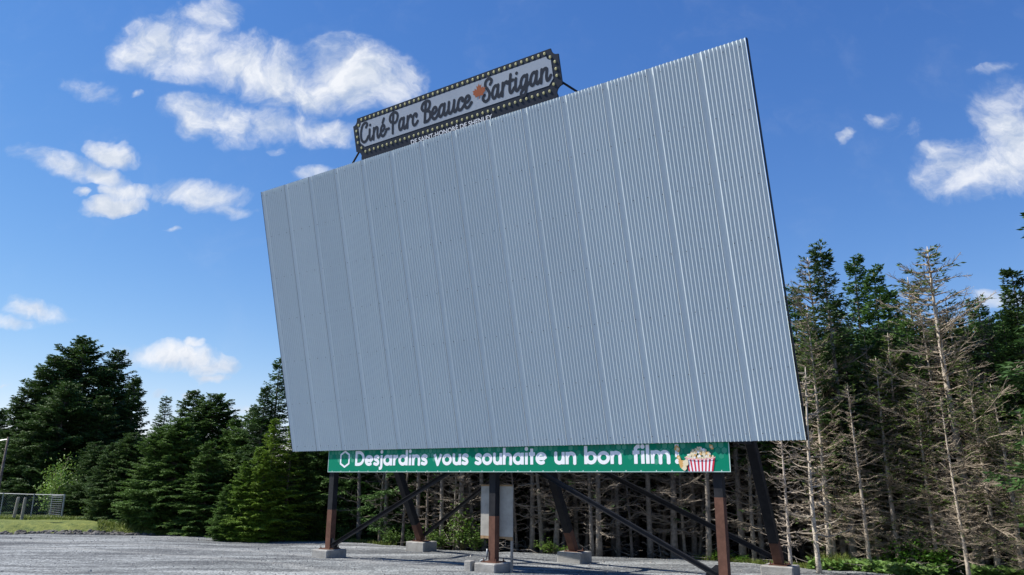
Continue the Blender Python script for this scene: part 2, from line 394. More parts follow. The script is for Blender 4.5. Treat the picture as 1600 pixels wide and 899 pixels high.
def contour(xs, ys, D, put, mb, mi=0):
    ny, nx = D.shape
    for j in range(ny - 1):
        i = 0
        while i < nx - 1:
            c = (D[j, i], D[j, i + 1], D[j + 1, i + 1], D[j + 1, i])
            ins = sum(q < 0 for q in c)
            if ins == 0: i += 1; continue
            if ins == 4:
                k = i
                while k < nx - 1 and D[j, k + 1] < 0 and D[j + 1, k + 1] < 0: k += 1
                mb.face([put(xs[i], ys[j]), put(xs[k], ys[j]), put(xs[k], ys[j + 1]), put(xs[i], ys[j + 1])], mi); i = k; continue
            P = [(xs[i], ys[j]), (xs[i + 1], ys[j]), (xs[i + 1], ys[j + 1]), (xs[i], ys[j + 1])]; out = []
            for k in range(4):
                a, b = c[k], c[(k + 1) % 4]; p, q = P[k], P[(k + 1) % 4]
                if a < 0: out.append(p)
                if (a < 0) != (b < 0): t = a / (a - b); out.append((p[0] + (q[0] - p[0]) * t, p[1] + (q[1] - p[1]) * t))
            if len(out) > 2: mb.face([put(*p) for p in out], mi)
            i += 1
SCRIPT = {  # brush-script letters: (width, [(points, smooth)])
 'C': (.68, [[(.50, .80), (.60, .90), (.55, 1.02), (.38, 1.05), (.18, .92), (.07, .55), (.13, .17), (.33, .02), (.54, .08), (.68, .26)]]),
 'i': (.37, [[(.13, .60), (.11, .22), (.17, .03), (.29, .05), (.40, .20)], [(.17, .84), (.175, .85)]]),
 'n': (.62, [[(.11, .60), (.08, .0)], [(.10, .36), (.2, .53), (.33, .60), (.42, .52), (.40, .22), (.45, .03), (.56, .05), (.66, .20)]]),
 'e': (.46, [[(.12, .28), (.28, .32), (.37, .44), (.32, .57), (.20, .58), (.09, .43), (.07, .2), (.17, .03), (.33, .03), (.5, .20)]]),
 'é': (.46, [[(.12, .28), (.28, .32), (.37, .44), (.32, .57), (.20, .58), (.09, .43), (.07, .2), (.17, .03), (.33, .03), (.5, .20)], [(.22, .74), (.32, .93)]]),
 '-': (.32, [[(.06, .29), (.27, .30)]]),
 'P': (.70, [[(.31, .96), (.27, .48), (.26, -.02)], [(.12, .60), (.03, .76), (.10, .96), (.33, 1.06), (.58, 1.0), (.66, .80), (.58, .58), (.42, .50), (.30, .56)]]),
 'a': (.64, [[(.42, .50), (.30, .60), (.15, .52), (.07, .28), (.12, .06), (.24, .03), (.36, .18), (.42, .40)], [(.45, .60), (.42, .22), (.48, .03), (.58, .06), (.68, .20)]]),
 'r': (.43, [[(.11, .60), (.08, .0)], [(.10, .34), (.2, .53), (.34, .61), (.41, .52)]]),
 'c': (.45, [[(.36, .44), (.37, .56), (.25, .60), (.13, .50), (.07, .25), (.14, .05), (.29, .03), (.46, .18)]]),
 'B': (.68, [[(.31, .96), (.27, .48), (.25, 0)], [(.12, .64), (.03, .78), (.12, .98), (.36, 1.06), (.56, .98), (.57, .74), (.42, .56), (.30, .55)], [(.42, .55), (.60, .44), (.62, .16), (.44, .01), (.24, .02)]]),
 'u': (.62, [[(.10, .60), (.08, .2), (.15, .03), (.27, .05), (.38, .22), (.42, .40)], [(.45, .60), (.42, .2), (.48, .03), (.58, .06), (.66, .18)]]),
 'S': (.58, [[(.50, .76), (.60, .90), (.50, 1.03), (.34, 1.04), (.20, .93), (.19, .75), (.34, .55), (.46, .34), (.42, .10), (.24, .0), (.08, .08), (.04, .22), (.14, .32)]]),
 't': (.38, [[(.17, .88), (.12, .24), (.18, .03), (.29, .05), (.40, .20)], [(.0, .57), (.32, .59)]]),
 'g': (.60, [[(.42, .50), (.30, .60), (.15, .52), (.07, .30), (.12, .09), (.24, .06), (.36, .20), (.42, .40)], [(.45, .60), (.43, .0), (.35, -.26), (.20, -.32), (.09, -.22), (.16, -.08), (.36, .02), (.62, .20)]]),
}
def script_word(word, x0, x1, y0, hh, wst=.084):
    strokes = []; x = 0
    for ch in word:
        w, ps = SCRIPT[ch]
        for p in ps: strokes.append([(a + x, b) for a, b in cat_rom([np.array(q) for q in p])])
        x += w
    sl = .18
    allx = [a + sl * b for s in strokes for a, b in s]; lo, hi = min(allx) - wst, max(allx) + wst
    kx = (x1 - x0) / (hi - lo); out = []
    for s in strokes:
        out.append(([np.array((x0 + (a + sl * b - lo) * kx, y0 + b * hh)) for a, b in s], wst * (kx * .55 + hh * .45), False))
    return out
def rn(p): return p
SANS = {
 'D': (.80, [([(.10, .0), (.10, 1.0)], 1), ([(.10, .91)] + [tuple(q) for q in circ(.30, .5, .38, .41, 90, -90)] + [(.10, .09)], 1)]),
 'e': (.68, [([(.10, .35), (.58, .35)], 1), (circ(.34, .35, .255, .265, 0, 315), 1)]),
 's': (.50, [(cat_rom([(.42, .55), (.27, .62), (.13, .55), (.15, .42), (.33, .33), (.39, .18), (.27, .085), (.06, .14)]), 1)]),
 'j': (.27, [([(.14, .70), (.14, -.08), (.10, -.17), (-.04, -.19)], 1), ([(.14, .92), (.141, .92)], 2)]),
 'a': (.74, [(circ(.33, .35, .24, .265), 0), ([(.61, .0), (.61, .70)], 1)]),
 'r': (.43, [([(.11, 0), (.11, .70)], 1), ([(.11, .36), (.2, .54), (.39, .62)], 1)]),
 'd': (.74, [(circ(.33, .35, .24, .265), 0), ([(.61, .0), (.61, 1.02)], 1)]),
 'b': (.74, [(circ(.40, .35, .24, .265), 0), ([(.11, .0), (.11, 1.02)], 1)]),
 'i': (.25, [([(.12, 0), (.12, .70)], 1), ([(.12, .92), (.121, .92)], 2)]),
 'l': (.25, [([(.12, 0), (.12, 1.02)], 1)]),
 'n': (.66, [([(.11, 0), (.11, .70)], 1), (cat_rom([(.11, .36), (.18, .54), (.33, .615), (.49, .54), (.53, .36), (.53, 0)]), 1)]),
 'h': (.66, [([(.11, 0), (.11, 1.02)], 1), (cat_rom([(.11, .36), (.18, .54), (.33, .615), (.49, .54), (.53, .36), (.53, 0)]), 1)]),
 'u': (.66, [([(.55, 0), (.55, .70)], 1), (cat_rom([(.55, .34), (.48, .16), (.33, .085), (.17, .16), (.13, .34), (.13, .70)]), 1)]),
 'm': (1.04, [([(.11, 0), (.11, .70)], 1), (cat_rom([(.11, .36), (.18, .54), (.31, .615), (.46, .54), (.50, .36), (.50, 0)]), 1), (cat_rom([(.50, .36), (.57, .54), (.72, .615), (.86, .54), (.90, .36), (.90, 0)]), 1)]),
 'v': (.62, [([(.07, .70), (.31, .04), (.55, .70)], 1)]),
 'o': (.70, [(circ(.35, .35, .255, .265), 0)]),
 't': (.44, [([(.2, .93), (.2, .0)], 1), ([(.02, .61), (.40, .61)], 1)]),
 'f': (.44, [([(.42, .93), (.30, .93), (.2, .82), (.2, 0)], 1), ([(.04, .61), (.40, .61)], 1)]),
 '!': (.24, [([(.12, 1.0), (.12, .34)], 1), ([(.12, .11), (.121, .11)], 2)]),
}
def sans_word(word, x0, x1, y0, hh, w=.096):
    st = []; x = 0
    for ch in word:
        wd, ps = SANS[ch]
        for p, k in ps: st.append(([(float(q[0]) + x, float(q[1])) for q in p], w * (1.22 if k == 2 else 1), k == 1))
        x += wd
    allx = [q[0] for s in st for q in s[0]]; lo, hi = min(allx) - w, max(allx) + w; kx = (x1 - x0) / (hi - lo)
    return [([np.array((x0 + (a - lo) * kx, y0 + b * hh)) for a, b in s], ww * (kx * .45 + hh * .55), bt) for s, ww, bt in st]

# ------------------------------------------------------------------ marquee sign above the screen
sg = empty('marquee_sign', S(6.1, 6.4, -.15), 'long dark marquee sign with yellow bulbs and silver face above the screen top', 'sign')
X0, X1, Y0, Y1 = 3.405, 8.766, 6.53, 7.405       # u right, u left, v bottom, v top
def Q(x, y, o=0): return S(X1 - x, Y0 + y, -.15 + o)   # x runs left to right as read, y up
MW, MH = X1 - X0, Y1 - Y0; nr = .145
out = []
def arc(cx, cy, a0, a1, r, n=8): return [(cx + r * math.cos(math.radians(a0 + (a1 - a0) * k / n)), cy + r * math.sin(math.radians(a0 + (a1 - a0) * k / n))) for k in range(n + 1)]
sk = .128
outline = ([(sk, -.30)] + [(sk, -.02)] + arc(0, 0, 10, 90, nr) + arc(0, MH, -90, 0, nr) + arc(MW, MH, 180, 270, nr) + arc(MW, 0, 90, 170, nr) + [(MW - sk, -.02), (MW - sk, -.30)])
mb = MB(); th = .04
mb.face([Q(x, y, 0) for x, y in outline][::-1]); mb.face([Q(x, y, -th) for x, y in outline])
for i in range(len(outline)):
    a, b = outline[i], outline[(i + 1) % len(outline)]; mb.face([Q(*a, 0), Q(*b, 0), Q(*b, -th), Q(*a, -th)])
mb.build('sign_board', M['navy'], sg)
ix0, ix1, iy0, iy1 = .165, MW - .165, .20, MH - .125
ir = .085
inner = ([(ix0, iy0 + .11), (ix0 + .115, iy0)] + [(ix1 - .115, iy0), (ix1, iy0 + .11)] + [(ix1, iy1 - ir)] + [tuple(p) for p in arc(ix1, iy1, 270, 180, ir)[1:]] + [tuple(p) for p in arc(ix0, iy1, 0, -90, ir)])
mb = MB(); mb.face([Q(x, y, .004) for x, y in inner]); mb.build('silver_face', M['silver'], sg)
# bulbs
bp = []
nb = 38
for k in range(nb): x = .28 + (MW - .56) * k / (nb - 1); bp.append((x, MH - .062)); bp.append((x, .092))
for sx in (0, 1):
    for y in (.20, .335, .465, .60, .70):
        x = {.20: .175, .70: .17}.get(y, .085); 
        if y == .70: y = .715
        if y == .20: y = .195
        bp.append((x if not sx else MW - x, y))
for x, y in bp:
    mb = MB(); c = []
    for rr, o in ((.028, .003), (.026, .008), (.016, .012)): c.append([Q(x + rr * math.cos(2 * PI * k / 12), y + rr * 1.12 * math.sin(2 * PI * k / 12), o) for k in range(12)])
    for a, b in zip(c, c[1:]):
        for k in range(12): mb.face([a[k], a[(k + 1) % 12], b[(k + 1) % 12], b[k]])
    mb.face(c[-1]); mb.build('marquee_bulb', M['bulb'], sg, smooth=True)
st = []
kk = 1.0107
def wx(u): return X1 - u * kk
by = 6.755 * kk - Y0; hh = .395
st += script_word('Ciné-Parc', wx(8.50), wx(6.80), by, hh)
st += script_word('Beauce', wx(6.715), wx(5.385), by - .004, hh)
st += script_word('Sartigan', wx(5.165), wx(3.545), by, hh + .005)
xs, ys, D = field(st, None, 0, MW, 0, MH, .0075)
mb = MB(); contour(xs, ys, D, lambda x, y: Q(x, y, .0062), mb); mb.build('lettering', M['navy'], sg)
# maple leaf
half = [(0, 1.0), (.10, .80), (.24, .90), (.20, .62), (.42, .74), (.40, .62), (.62, .60), (.52, .48), (.60, .40), (.36, .22), (.40, .12), (.08, .16), (.03, .16), (.03, -.06)]
leaf = half + [(-x, y) for x, y in half[::-1]][:-1]
mb = MB(); cx = wx(5.215); cy = 6.86 * kk - Y0
for i in range(len(leaf)):
    a, b = leaf[i], leaf[(i + 1) % len(leaf)]
    fn = lambda p: Q(cx + p[0] * .26 + p[1] * .03, cy + p[1] * .29, .011)
    mb.face([fn((0, .4)), fn(a), fn(b)])
mb.build('maple_leaf', M['leaforange'], sg)
# second line in the default sans face
def font_text(txt, width, ht, put, name, m, parent, off=.0):
    cu = bpy.data.curves.new('t', 'FONT'); cu.body = txt; cu.offset = off; cu.resolution_u = 3
    ob = bpy.data.objects.new('t', cu); C.objects.link(ob); bpy.context.view_layer.update()
    me = ob.to_mesh(); vs = np.array([tuple(v.co) for v in me.vertices]); fs = [tuple(p.vertices) for p in me.polygons]
    ob.to_mesh_clear(); bpy.data.objects.remove(ob); bpy.data.curves.remove(cu)
    x0, x1 = vs[:, 0].min(), vs[:, 0].max(); capy = .73
    mb = MB(); mb.v = [tuple(put((v[0] - x0) / (x1 - x0) * width, v[1] / capy * ht)) for v in vs]; mb.f = fs; mb.m = [0] * len(fs)
    return mb.build(name, m, parent)
tx = wx(7.085)
font_text('DE SAINT-HONORÉ DE SHENLEY', wx(4.975) - tx, .098, lambda x, y: Q(tx + x, 6.384 * kk - Y0 + y, .006), 'lower_lettering', M['signtext'], sg, .02)
# struts of the sign
for a, b in (((8.70, 6.72), (9.22, 6.28)), ((3.45, 6.75), (2.95, 6.28))):
    mb = MB(); mb.tube([S(a[0], a[1], -.22), S(b[0], b[1], -.22)], .022, 8); mb.build('side_strut', M['steel'], sg)
for u_ in (4.2, 6.1, 8.0):
    mb = MB(); mb.bar(S(u_, 5.9, -.23), S(u_, 7.3, -.23), .05, .05, U); mb.build('rear_support', M['steel'], sg)
    mb = MB(); mb.bar(S(u_, 7.1, -.26), L((S(u_, 0) - A).dot(U), .2, 7.6), .04, .04, U); mb.build('rear_stay', M['steel'], sg)

# ------------------------------------------------------------------ green banner
bn = empty('banner', L(4.49, .2, 1.70), 'long green banner with white lettering and a popcorn bucket under the screen', 'banner')
BL, BRt, BZ, BT = 9.246, -.269, 1.706, 2.262
def B(x, z, o=0): return L(BL - x, .2 + o, BZ + z)    # x from the left edge as read
BW, BH = BL - BRt, BT - BZ
mb = MB(); mb.bar(L((BL + BRt) / 2, .196, BZ), L((BL + BRt) / 2, .196, BT), BW, .008, U); mb.build('panel', M['green'], bn)
mb = MB()
for a, b in (((0, 0), (BW, .012)), ((0, .012), (.014, BH)), ((BW - .014, .012), (BW, BH))):
    mb.face([B(a[0], a[1], .003), B(b[0], a[1], .003), B(b[0], b[1], .003), B(a[0], b[1], .003)])
for k in range(33):
    x = .15 + (BW - .3) * k / 32; mb.face([B(x - .012, .012, .003), B(x + .012, .012, .003), B(x + .006, .034, .003), B(x - .006, .034, .003)])
mb.build('hem', M['trim'], bn)
mhex = [mat('hexagon_print_pale', (.05, .29, .19), .45), mat('hexagon_print_mid', (.015, .24, .145), .45), mat('hexagon_print_deep', (.001, .185, .106), .45)]
mb = MB(); hr = .050; row = 0; z = BH - .03
while z > .16:
    x = .08 + (.055 if row % 2 else 0)
    while x < BW - .08:
        pr = [.96, .96, .8, .38, .14, .06][min(row, 5)]
        pr *= 1 if x > BW - 1.2 else (.35 + .75 * abs(math.sin(x * 1.3 + 1)))
        if RNG.random() < pr:
            mi = RNG.choice((0, 1, 1, 2)) if row < 3 else RNG.choice((0, 1, 1))
            mb.face([B(x + hr * math.sin(PI * k / 3), z + hr * 1.05 * math.cos(PI * k / 3), .001) for k in range(6)][::-1], mi)
        x += .110
    z -= .088; row += 1
tag(mb.build('hexagon_pattern', mhex, bn), kind='stuff')
st = []; hh = .322; y0 = .142
def bx(u): return BL - u
for w, a, b in (('Desjardins', 8.368, 6.201), ('vous', 6.06, 5.112), ('souhaite', 4.982, 3.249), ('un', 3.093, 2.609), ('bon', 2.448, 1.683), ('film', 1.507, .763), ('!', .681, .602)):
    st += sans_word(w, bx(a), bx(b), y0, hh)
hx = (bx(8.866) + bx(8.533)) / 2; hexp = [np.array((hx + .135 * s, .29 + c)) for s, c in ((0, .172), (1, .10), (1, -.10), (0, -.172), (-1, -.10), (-1, .10), (0, .172), (1, .10))]
st.append((hexp, .021, False))
xs, ys, D = field(st, None, .05, BW, .02, BH, .0065)
mb = MB(); contour(xs, ys, D, lambda x, y: B(x, y, .0022), mb); mb.build('lettering', M['white'], bn)
# popcorn bucket print
mred = mat('red_stripe_print', (.55, .03, .06), .5); mcream = mat('popcorn_print_cream', (.72, .62, .42), .6); mtan = mat('popcorn_print_tan', (.62, .36, .12), .6); mpink = mat('bucket_rim_print', (.78, .42, .44), .5)
mb = MB(); cx = bx(.235); tw, bw_ = .255, .212; zt, zb = .235, .012
def bk(s, t): return cx + s * (bw_ + (tw - bw_) * t), zb + (zt - zb) * t - .022 * (1 - s * s) * (1 if t > .5 else 0)
ns = 15
for k in range(ns):
    s0, s1 = -1 + 2 * k / ns, -1 + 2 * (k + 1) / ns
    mb.face([B(*bk(s0, 0), .007), B(*bk(s1, 0), .007), B(*bk(s1, 1), .007), B(*bk(s0, 1), .007)], k % 2)
mb.build('popcorn_bucket', [mred, M['white']], bn)
mb = MB(); o = .0075
def blob(x, z, r, mi, o):
    k = RNG.random() * 6; mb.face([B(x + r * (1 + .18 * math.sin(3 * t + k)) * math.cos(t), z + r * (1 + .18 * math.sin(3 * t + k)) * math.sin(t), o) for t in [2 * PI * q / 12 for q in range(12)]], mi)
oo = .0085
for k in range(150):
    s = RNG.uniform(-1, 1); t = RNG.random() ** 1.3
    x = cx + s * .25 * (1 - t * .55); z = .245 - .02 * (1 - s * s) + t * .19 * (1 - .4 * abs(s)); oo += .00006
    blob(x, z, RNG.uniform(.012, .024), RNG.choice((0, 0, 0, 0, 1, 2)), oo)
pm = [mcream, mtan, M['white'], mat('popcorn_print_butter', (.78, .55, .22), .6)]
mb.build('popcorn_heap', pm, bn)
for dx, dz, r in ((-.40, .40, .045), (-.38, .25, .03), (.20, .42, .03)):
    mb = MB(); oo += .0002; blob(cx + dx, dz, r, 1, oo); blob(cx + dx + .02, dz - .03, r * .8, 1, oo + .0001); blob(cx + dx + r * .3, dz - r * .4, r * .6, 0, oo + .0002); mb.build('popcorn', pm, bn)
mb = MB()
for dx, dz, r, mi in ((-.29, .13, .075, 3), (-.335, .155, .05, 1), (-.25, .16, .05, 0), (-.30, .085, .05, 0), (-.33, .10, .03, 1), (-.275, .06, .035, 0)): oo += .0002; blob(cx + dx, dz, r, mi, oo)
mb.build('popcorn', pm, bn)
mb = MB()
for k in range(20):
    s0, s1 = -1 + k / 10, -1 + (k + 1) / 10
    f = lambda s, d: B(cx + s * (tw + .012), zt + d - .034 * math.sqrt(max(0, 1 - s * s)) , oo + .001)
    mb.face([f(s0, 0), f(s1, 0), f(s1, .017), f(s0, .017)])
mb.build('bucket_rim', mpink, bn)

# ------------------------------------------------------------------ trees
R_ = random.Random(77)
def rot(v, ax, a): return Matrix.Rotation(a, 3, ax) @ v
def quad_sprig(mb, p, d, side, ln, w):
    m = p + d * (ln * .45)
    mb.v += [tuple(p), tuple(m + side * w), tuple(p + d * ln), tuple(m - side * w)]; k = len(mb.v) - 4; mb.f.append((k, k + 1, k + 2, k + 3)); mb.m.append(0)
def frond(mb, p, d, ln, rnd, dens=1.0, w=.028, drop=.25):
    """a needled side twig: small diamonds on both sides"""
    d = d.normalized(); up = Vector((rnd.uniform(-.3, .3), rnd.uniform(-.3, .3), 1)); side = d.cross(up).normalized(); k = max(2, int(ln / .085 * dens))
    for i in range(k):
        t = (i + .6) / k; q = p + d * (ln * t) - Z * (drop * ln * t * t)
        for s in (-1, 1):
            dd = (d * .8 + side * (s * rnd.uniform(.5, .9)) + Z * rnd.uniform(-.45, .25)).normalized()
            sd = dd.cross(Vector((rnd.uniform(-1, 1), rnd.uniform(-1, 1), rnd.uniform(.2, 1.3)))).normalized()
            quad_sprig(mb, q, dd, sd, rnd.uniform(.10, .17) * (1.15 - .3 * t), w * rnd.uniform(.8, 1.3))
    quad_sprig(mb, p + d * ln * .7 - Z * (drop * ln * .5), d, side, ln * .35 + .05, w)
def branch_pts(z, az, ln, el, curl, rnd, n=6):
    h = Vector((math.cos(az), math.sin(az), 0)); side = Vector((-h.y, h.x, 0)); pts = []; wob = rnd.uniform(-.12, .12)
    for i in range(n):
        t = i / (n - 1); pts.append(h * (ln * t * math.cos(el)) + side * (wob * ln * t * t) + Z * (z + ln * (math.sin(el) * t - .22 * curl * t + curl * .42 * t * t)))
    return pts
def at_t(pts, t):
    x = t * (len(pts) - 1); i = min(int(x), len(pts) - 2); return pts[i].lerp(pts[i + 1], x - i), (pts[i + 1] - pts[i]).normalized()
def trunk_mesh(h, r, rnd, bend=.06):
    mb = MB(); n = 14; a = rnd.uniform(0, 6); b = rnd.uniform(0, 6); pts = []; rad = []
    for i in range(n):
        t = i / (n - 1); pts.append(Vector((bend * math.sin(a + 3 * t) - bend * math.sin(a), bend * math.sin(b + 2.3 * t) - bend * math.sin(b), h * t - (.25 if i == 0 else 0))))
        rad.append(r * (1.35 if i == 0 else 1) * (1 - t) ** .85 + .008)
    mb.tube(pts, rad, 9); return mb, pts
def pt_at(pts, z, h):
    t = max(0, min(1, z / h)); x = t * (len(pts) - 1); i = min(int(x), len(pts) - 2); return pts[i].lerp(pts[i + 1], x - i)
def live_proto(seed, h=9., clear=.03, width=.19, dens=1., step=.24, dead_low=False, ragged=.3, full=.82, nb=(4, 5, 5, 6), fw=.026):
    rnd = random.Random(seed); tm, tp = trunk_mesh(h, .0095 * h, rnd); fo = MB(); tw = MB(); z = max(.25, clear * h)
    while z < h - .12:
        t = z / h; tt = (t - clear) / (1 - clear)
        prof = min(1, .62 + tt * 2.4) * (1 - tt) ** full
        for k in range(rnd.choice(nb)):
            if rnd.random() < .06 + .1 * ragged: continue
            ln = max(.18, width * h * prof * rnd.uniform(1 - ragged, 1.0 + ragged * .45)); el = math.radians(-12 + 48 * tt ** 1.5 + rnd.uniform(-9, 9))
            c = pt_at(tp, z, h); pts = [c + Vector((q.x, q.y, q.z - c.z)) for q in branch_pts(z + rnd.uniform(-.1, .1), rnd.uniform(0, 2 * PI), ln, el, rnd.uniform(.1, .5), rnd)]
            tw.tube(pts, [.020 * (1 - i / 6) * min(1.3, ln) + .003 for i in range(len(pts))], 3, caps=False)
            s = .14
            while s < 1:
                p, d = at_t(pts, s); sl = (.36 * ln * (1 - s) ** .6 + .13) * rnd.uniform(.7, 1.2)
                side = d.cross(Z).normalized()
                for sg_ in (-1, 1): frond(fo, p, d * .75 + side * sg_ * rnd.uniform(.6, 1) + Z * rnd.uniform(-.35, .12), sl, rnd, dens, fw)
                s += .125 / max(ln, .3) / dens * rnd.uniform(.8, 1.2)
            p, d = at_t(pts, .93); frond(fo, p, d, .16, rnd, dens)
        z += step * rnd.uniform(.7, 1.2) * (1 - .35 * t)
    frond(fo, Vector(tp[-1]) - Z * .3, Z, .42, rnd, 1.5)
    return dict(trunk=tm, crown=fo, branches=tw, h=h)
def dead_branches(tw, tp, h, z0, z1, rnd, lmax, per=4, fo=None, folp=0, sub=7, step=.17, thick=1.):
    z = z0
    while z < z1:
        t = z / h
        for k in range(rnd.choice((per - 1, per, per + 1))):
            ln = lmax * (1 - t) ** .6 * (.55 + .45 * min(1, t * 4)) * (rnd.uniform(.5, 1.15) if rnd.random() < .6 else rnd.uniform(.15, .5)); el = math.radians(rnd.uniform(-14, 12) + 22 * t)
            c = pt_at(tp, z, h); curl = rnd.choice((rnd.uniform(.6, 1.4), rnd.uniform(.3, .9), rnd.uniform(-.3, .4)))
            pts = [c + Vector((q.x, q.y, q.z - c.z)) for q in branch_pts(z, rnd.uniform(0, 2 * PI), ln, el, curl, rnd, 7)]
            for q in pts[2:]: q += Vector((rnd.uniform(-.025, .025), rnd.uniform(-.025, .025), rnd.uniform(-.03, .03)))
            r0 = (.013 + .009 * rnd.random()) * thick
            tw.tube(pts, [r0 * (1 - i / 7) + .0035 for i in range(7)], 4, caps=False)
            for j in range(int(sub * min(1.3, ln) + 1)):
                s = rnd.uniform(.2, .97); p, d = at_t(pts, s); sd = d.cross(Z).normalized() * rnd.choice((-1, 1))
                q = (d * .7 + sd * rnd.uniform(.4, 1) + Z * rnd.uniform(-.35, .5)).normalized(); l2 = rnd.uniform(.12, .42) * ln * (1.15 - s) + .06
                e = p + q * l2 + Z * rnd.uniform(-.03, .10) * l2; mpt = p + q * l2 * .5 + Z * rnd.uniform(-.05, .05)
                tw.tube([p, mpt, e], [.0055 * thick, .0045, .002], 3, caps=False)
                if l2 > .18:
                    for _ in range(2):
                        q2 = (q + Vector((rnd.uniform(-.8, .8), rnd.uniform(-.8, .8), rnd.uniform(-.5, .6)))).normalized(); w = mpt if _ else p.lerp(e, .75); tw.tube([w, w + q2 * rnd.uniform(.06, .18)], [.0038, .0015], 3, caps=False)
                if fo is not None and rnd.random() < folp * (.4 + t): frond(fo, p, q, l2 * .8 + .05, rnd, .8, w=.018)
        z += step * rnd.uniform(.6, 1.4)
def dead_proto(seed, h=8., lmax=1.5, per=4, top=.8, folp=.06, sub=8, r=.0115, step=.17):
    rnd = random.Random(seed); tm, tp = trunk_mesh(h, r * h, rnd, .09); tw = MB(); fo = MB()
    dead_branches(tw, tp, h, .75, h * .985, rnd, lmax, per, fo, folp, sub, step, .9)
    z = h * top
    while z < h - .1:       # thin living tip
        tt = (z / h - top) / (1 - top)
        for k in range(4):
            ln = (.62 * (1 - tt) + .16) * rnd.uniform(.5, 1.2); pts = branch_pts(z, rnd.uniform(0, 6.28), ln, math.radians(5 + 30 * tt), .3, rnd)
            c = pt_at(tp, z, h); pts = [c + Vector((q.x, q.y, q.z - c.z)) for q in pts]
            tw.tube(pts, [.012 * (1 - i / 6) + .003 for i in range(6)], 3, caps=False)
            s = .3
            while s < 1: 
                p, d = at_t(pts, s); side = d.cross(Z).normalized() * rnd.choice((-1, 1)); frond(fo, p, d * .8 + side * .8, .2 * (1.1 - s) + .07, rnd, .9, w=.020); s += .14 / ln
        z += .2
    return dict(trunk=tm, crown=fo, branches=tw, h=h)
def forest_proto(seed, h=9., crown0=.42):
    """living spruce of the wood: dead grey branches below, green crown above"""
    d = live_proto(seed, h, crown0, .15, .9, .26); rnd = random.Random(seed + 500); tp = [Vector(v) for v in ()]
    tm, tp = trunk_mesh(h, .0088 * h, random.Random(seed)); tw = MB(); dead_branches(tw, tp, h, .4, h * (crown0 + .08), rnd, 1.15, 3, None, 0, 6, .26)
    d['dead'] = tw; return d
def finish(pr, nm, bark):
    out = {}
    for k, mk in (('trunk', bark), ('crown', M['needle']), ('branches', M['twig'] if bark is M['bark'] else M['darkbark']), ('dead', M['twig'])):
        if k in pr and pr[k].v:
            mb = pr[k]; me = bpy.data.meshes.new(nm + '_' + k); me.from_pydata(mb.v, [], mb.f); me.materials.append(mk)
            if k == 'trunk': me.polygons.foreach_set('use_smooth', [True] * len(me.polygons))
            me.update(); out[k] = me
    out['h'] = pr['h']; return out
LIVE = [finish(live_proto(10 + i, 9., .03, w, 1., .25, ragged=rg), 'spruce', M['darkbark']) for i, (w, rg) in enumerate(((.19, .3), (.22, .4), (.17, .35), (.24, .3)))]
FULL = [finish(live_proto(20 + i, 9., .02, w, 1.05, .21, ragged=.5, full=fl, nb=(5, 6, 7, 7), fw=.036), 'full_spruce', M['darkbark']) for i, (w, fl) in enumerate(((.27, .62), (.31, .55), (.24, .7)))]
TOP = [finish(live_proto(30 + i, 9., .25, w, .9, .27, ragged=.45), 'thin_spruce', M['bark']) for i, w in enumerate((.13, .15))]
FOREST = [finish(forest_proto(50 + i, 8.5, c), 'wood_spruce', M['bark']) for i, c in enumerate((.40, .48, .36))]
DEAD = [finish(dead_proto(70 + i, 8., l, p, tp_, fp_, sb), 'dead_spruce', M['bark']) for i, (l, p, tp_, fp_, sb) in enumerate(((2.7, 4, .86, .06, 17), (2.2, 4, .70, .25, 16), (2.0, 5, .62, .32, 16), (1.7, 4, .9, .05, 15)))]
SMALLD = [finish(dead_proto(90 + i, 5., 1.0, 4, .97, .0, 7, .010, .16), 'small_dead_spruce', M['bark']) for i in range(2)]
NAMES = {'trunk': 'trunk', 'crown': 'crown', 'branches': 'branches', 'dead': 'lower_branches'}
def tree(proto, pos, h, label, name='spruce_tree', cat='tree', group=None, tint=(1, 1, 1), wide=1., spin=None, lean=(0, 0), bark=(1, 1, 1), sink=0):
    o = empty(name, pos - Z * sink, label, cat, group); s = h / proto['h']
    o.rotation_euler = (lean[0], lean[1], R_.uniform(0, 6.28) if spin is None else spin); o.scale = (s * wide, s * wide, s)
    for k in ('trunk', 'crown', 'branches', 'dead'):
        if k in proto:
            c = bpy.data.objects.new(NAMES[k], proto[k]); C.objects.link(c); c.parent = o
            c.color = (*(tint if k == 'crown' else [q * (1.35 if k == 'trunk' and cat == 'dead tree' else 1) for q in bark]), 1)
            if k in ('crown', 'branches', 'dead'): c['kind'] = 'part_foliage'; del c['kind']
    return o
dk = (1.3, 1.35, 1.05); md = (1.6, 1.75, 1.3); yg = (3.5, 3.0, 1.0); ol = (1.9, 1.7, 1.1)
def T(proto, px, py, r, label, **kw):
    pos, h = place(px, py, r); return tree(proto, pos, h, label, **kw)
# left clump beyond the grass
T(FULL[1], 132, 532, 43.5, 'tallest dark spruce of the big clump beyond the grass at the left', tint=dk, wide=1.35)
T(FULL[0], 88, 558, 42.0, 'broad dark spruce just left of the tallest in the left clump', tint=dk, wide=1.3)
T(FULL[0], 185, 548, 44.0, 'pointed dark spruce at the right side of the big left clump', tint=dk, wide=1.1)
T(FULL[2], 214, 590, 41.5, 'narrow dark spruce at the right flank of the big left clump', tint=dk, wide=1.0)
T(FULL[0], 45, 600, 42.5, 'spreading dark spruce on the left flank of the big clump above the fence', tint=dk, wide=1.2)
T(FULL[1], 105, 600, 40.0, 'dark spruce standing in front of the tallest ones behind the fence end', tint=dk, wide=1.35)
T(FULL[0], 165, 620, 40.0, 'dark spruce in front of the pointed one of the left clump', tint=dk, wide=1.3)
T(FULL[2], 6, 640, 49.5, 'pale green tree cut by the left edge of the photo', tint=(1.3, 1.4, 1.2), wide=1.5)
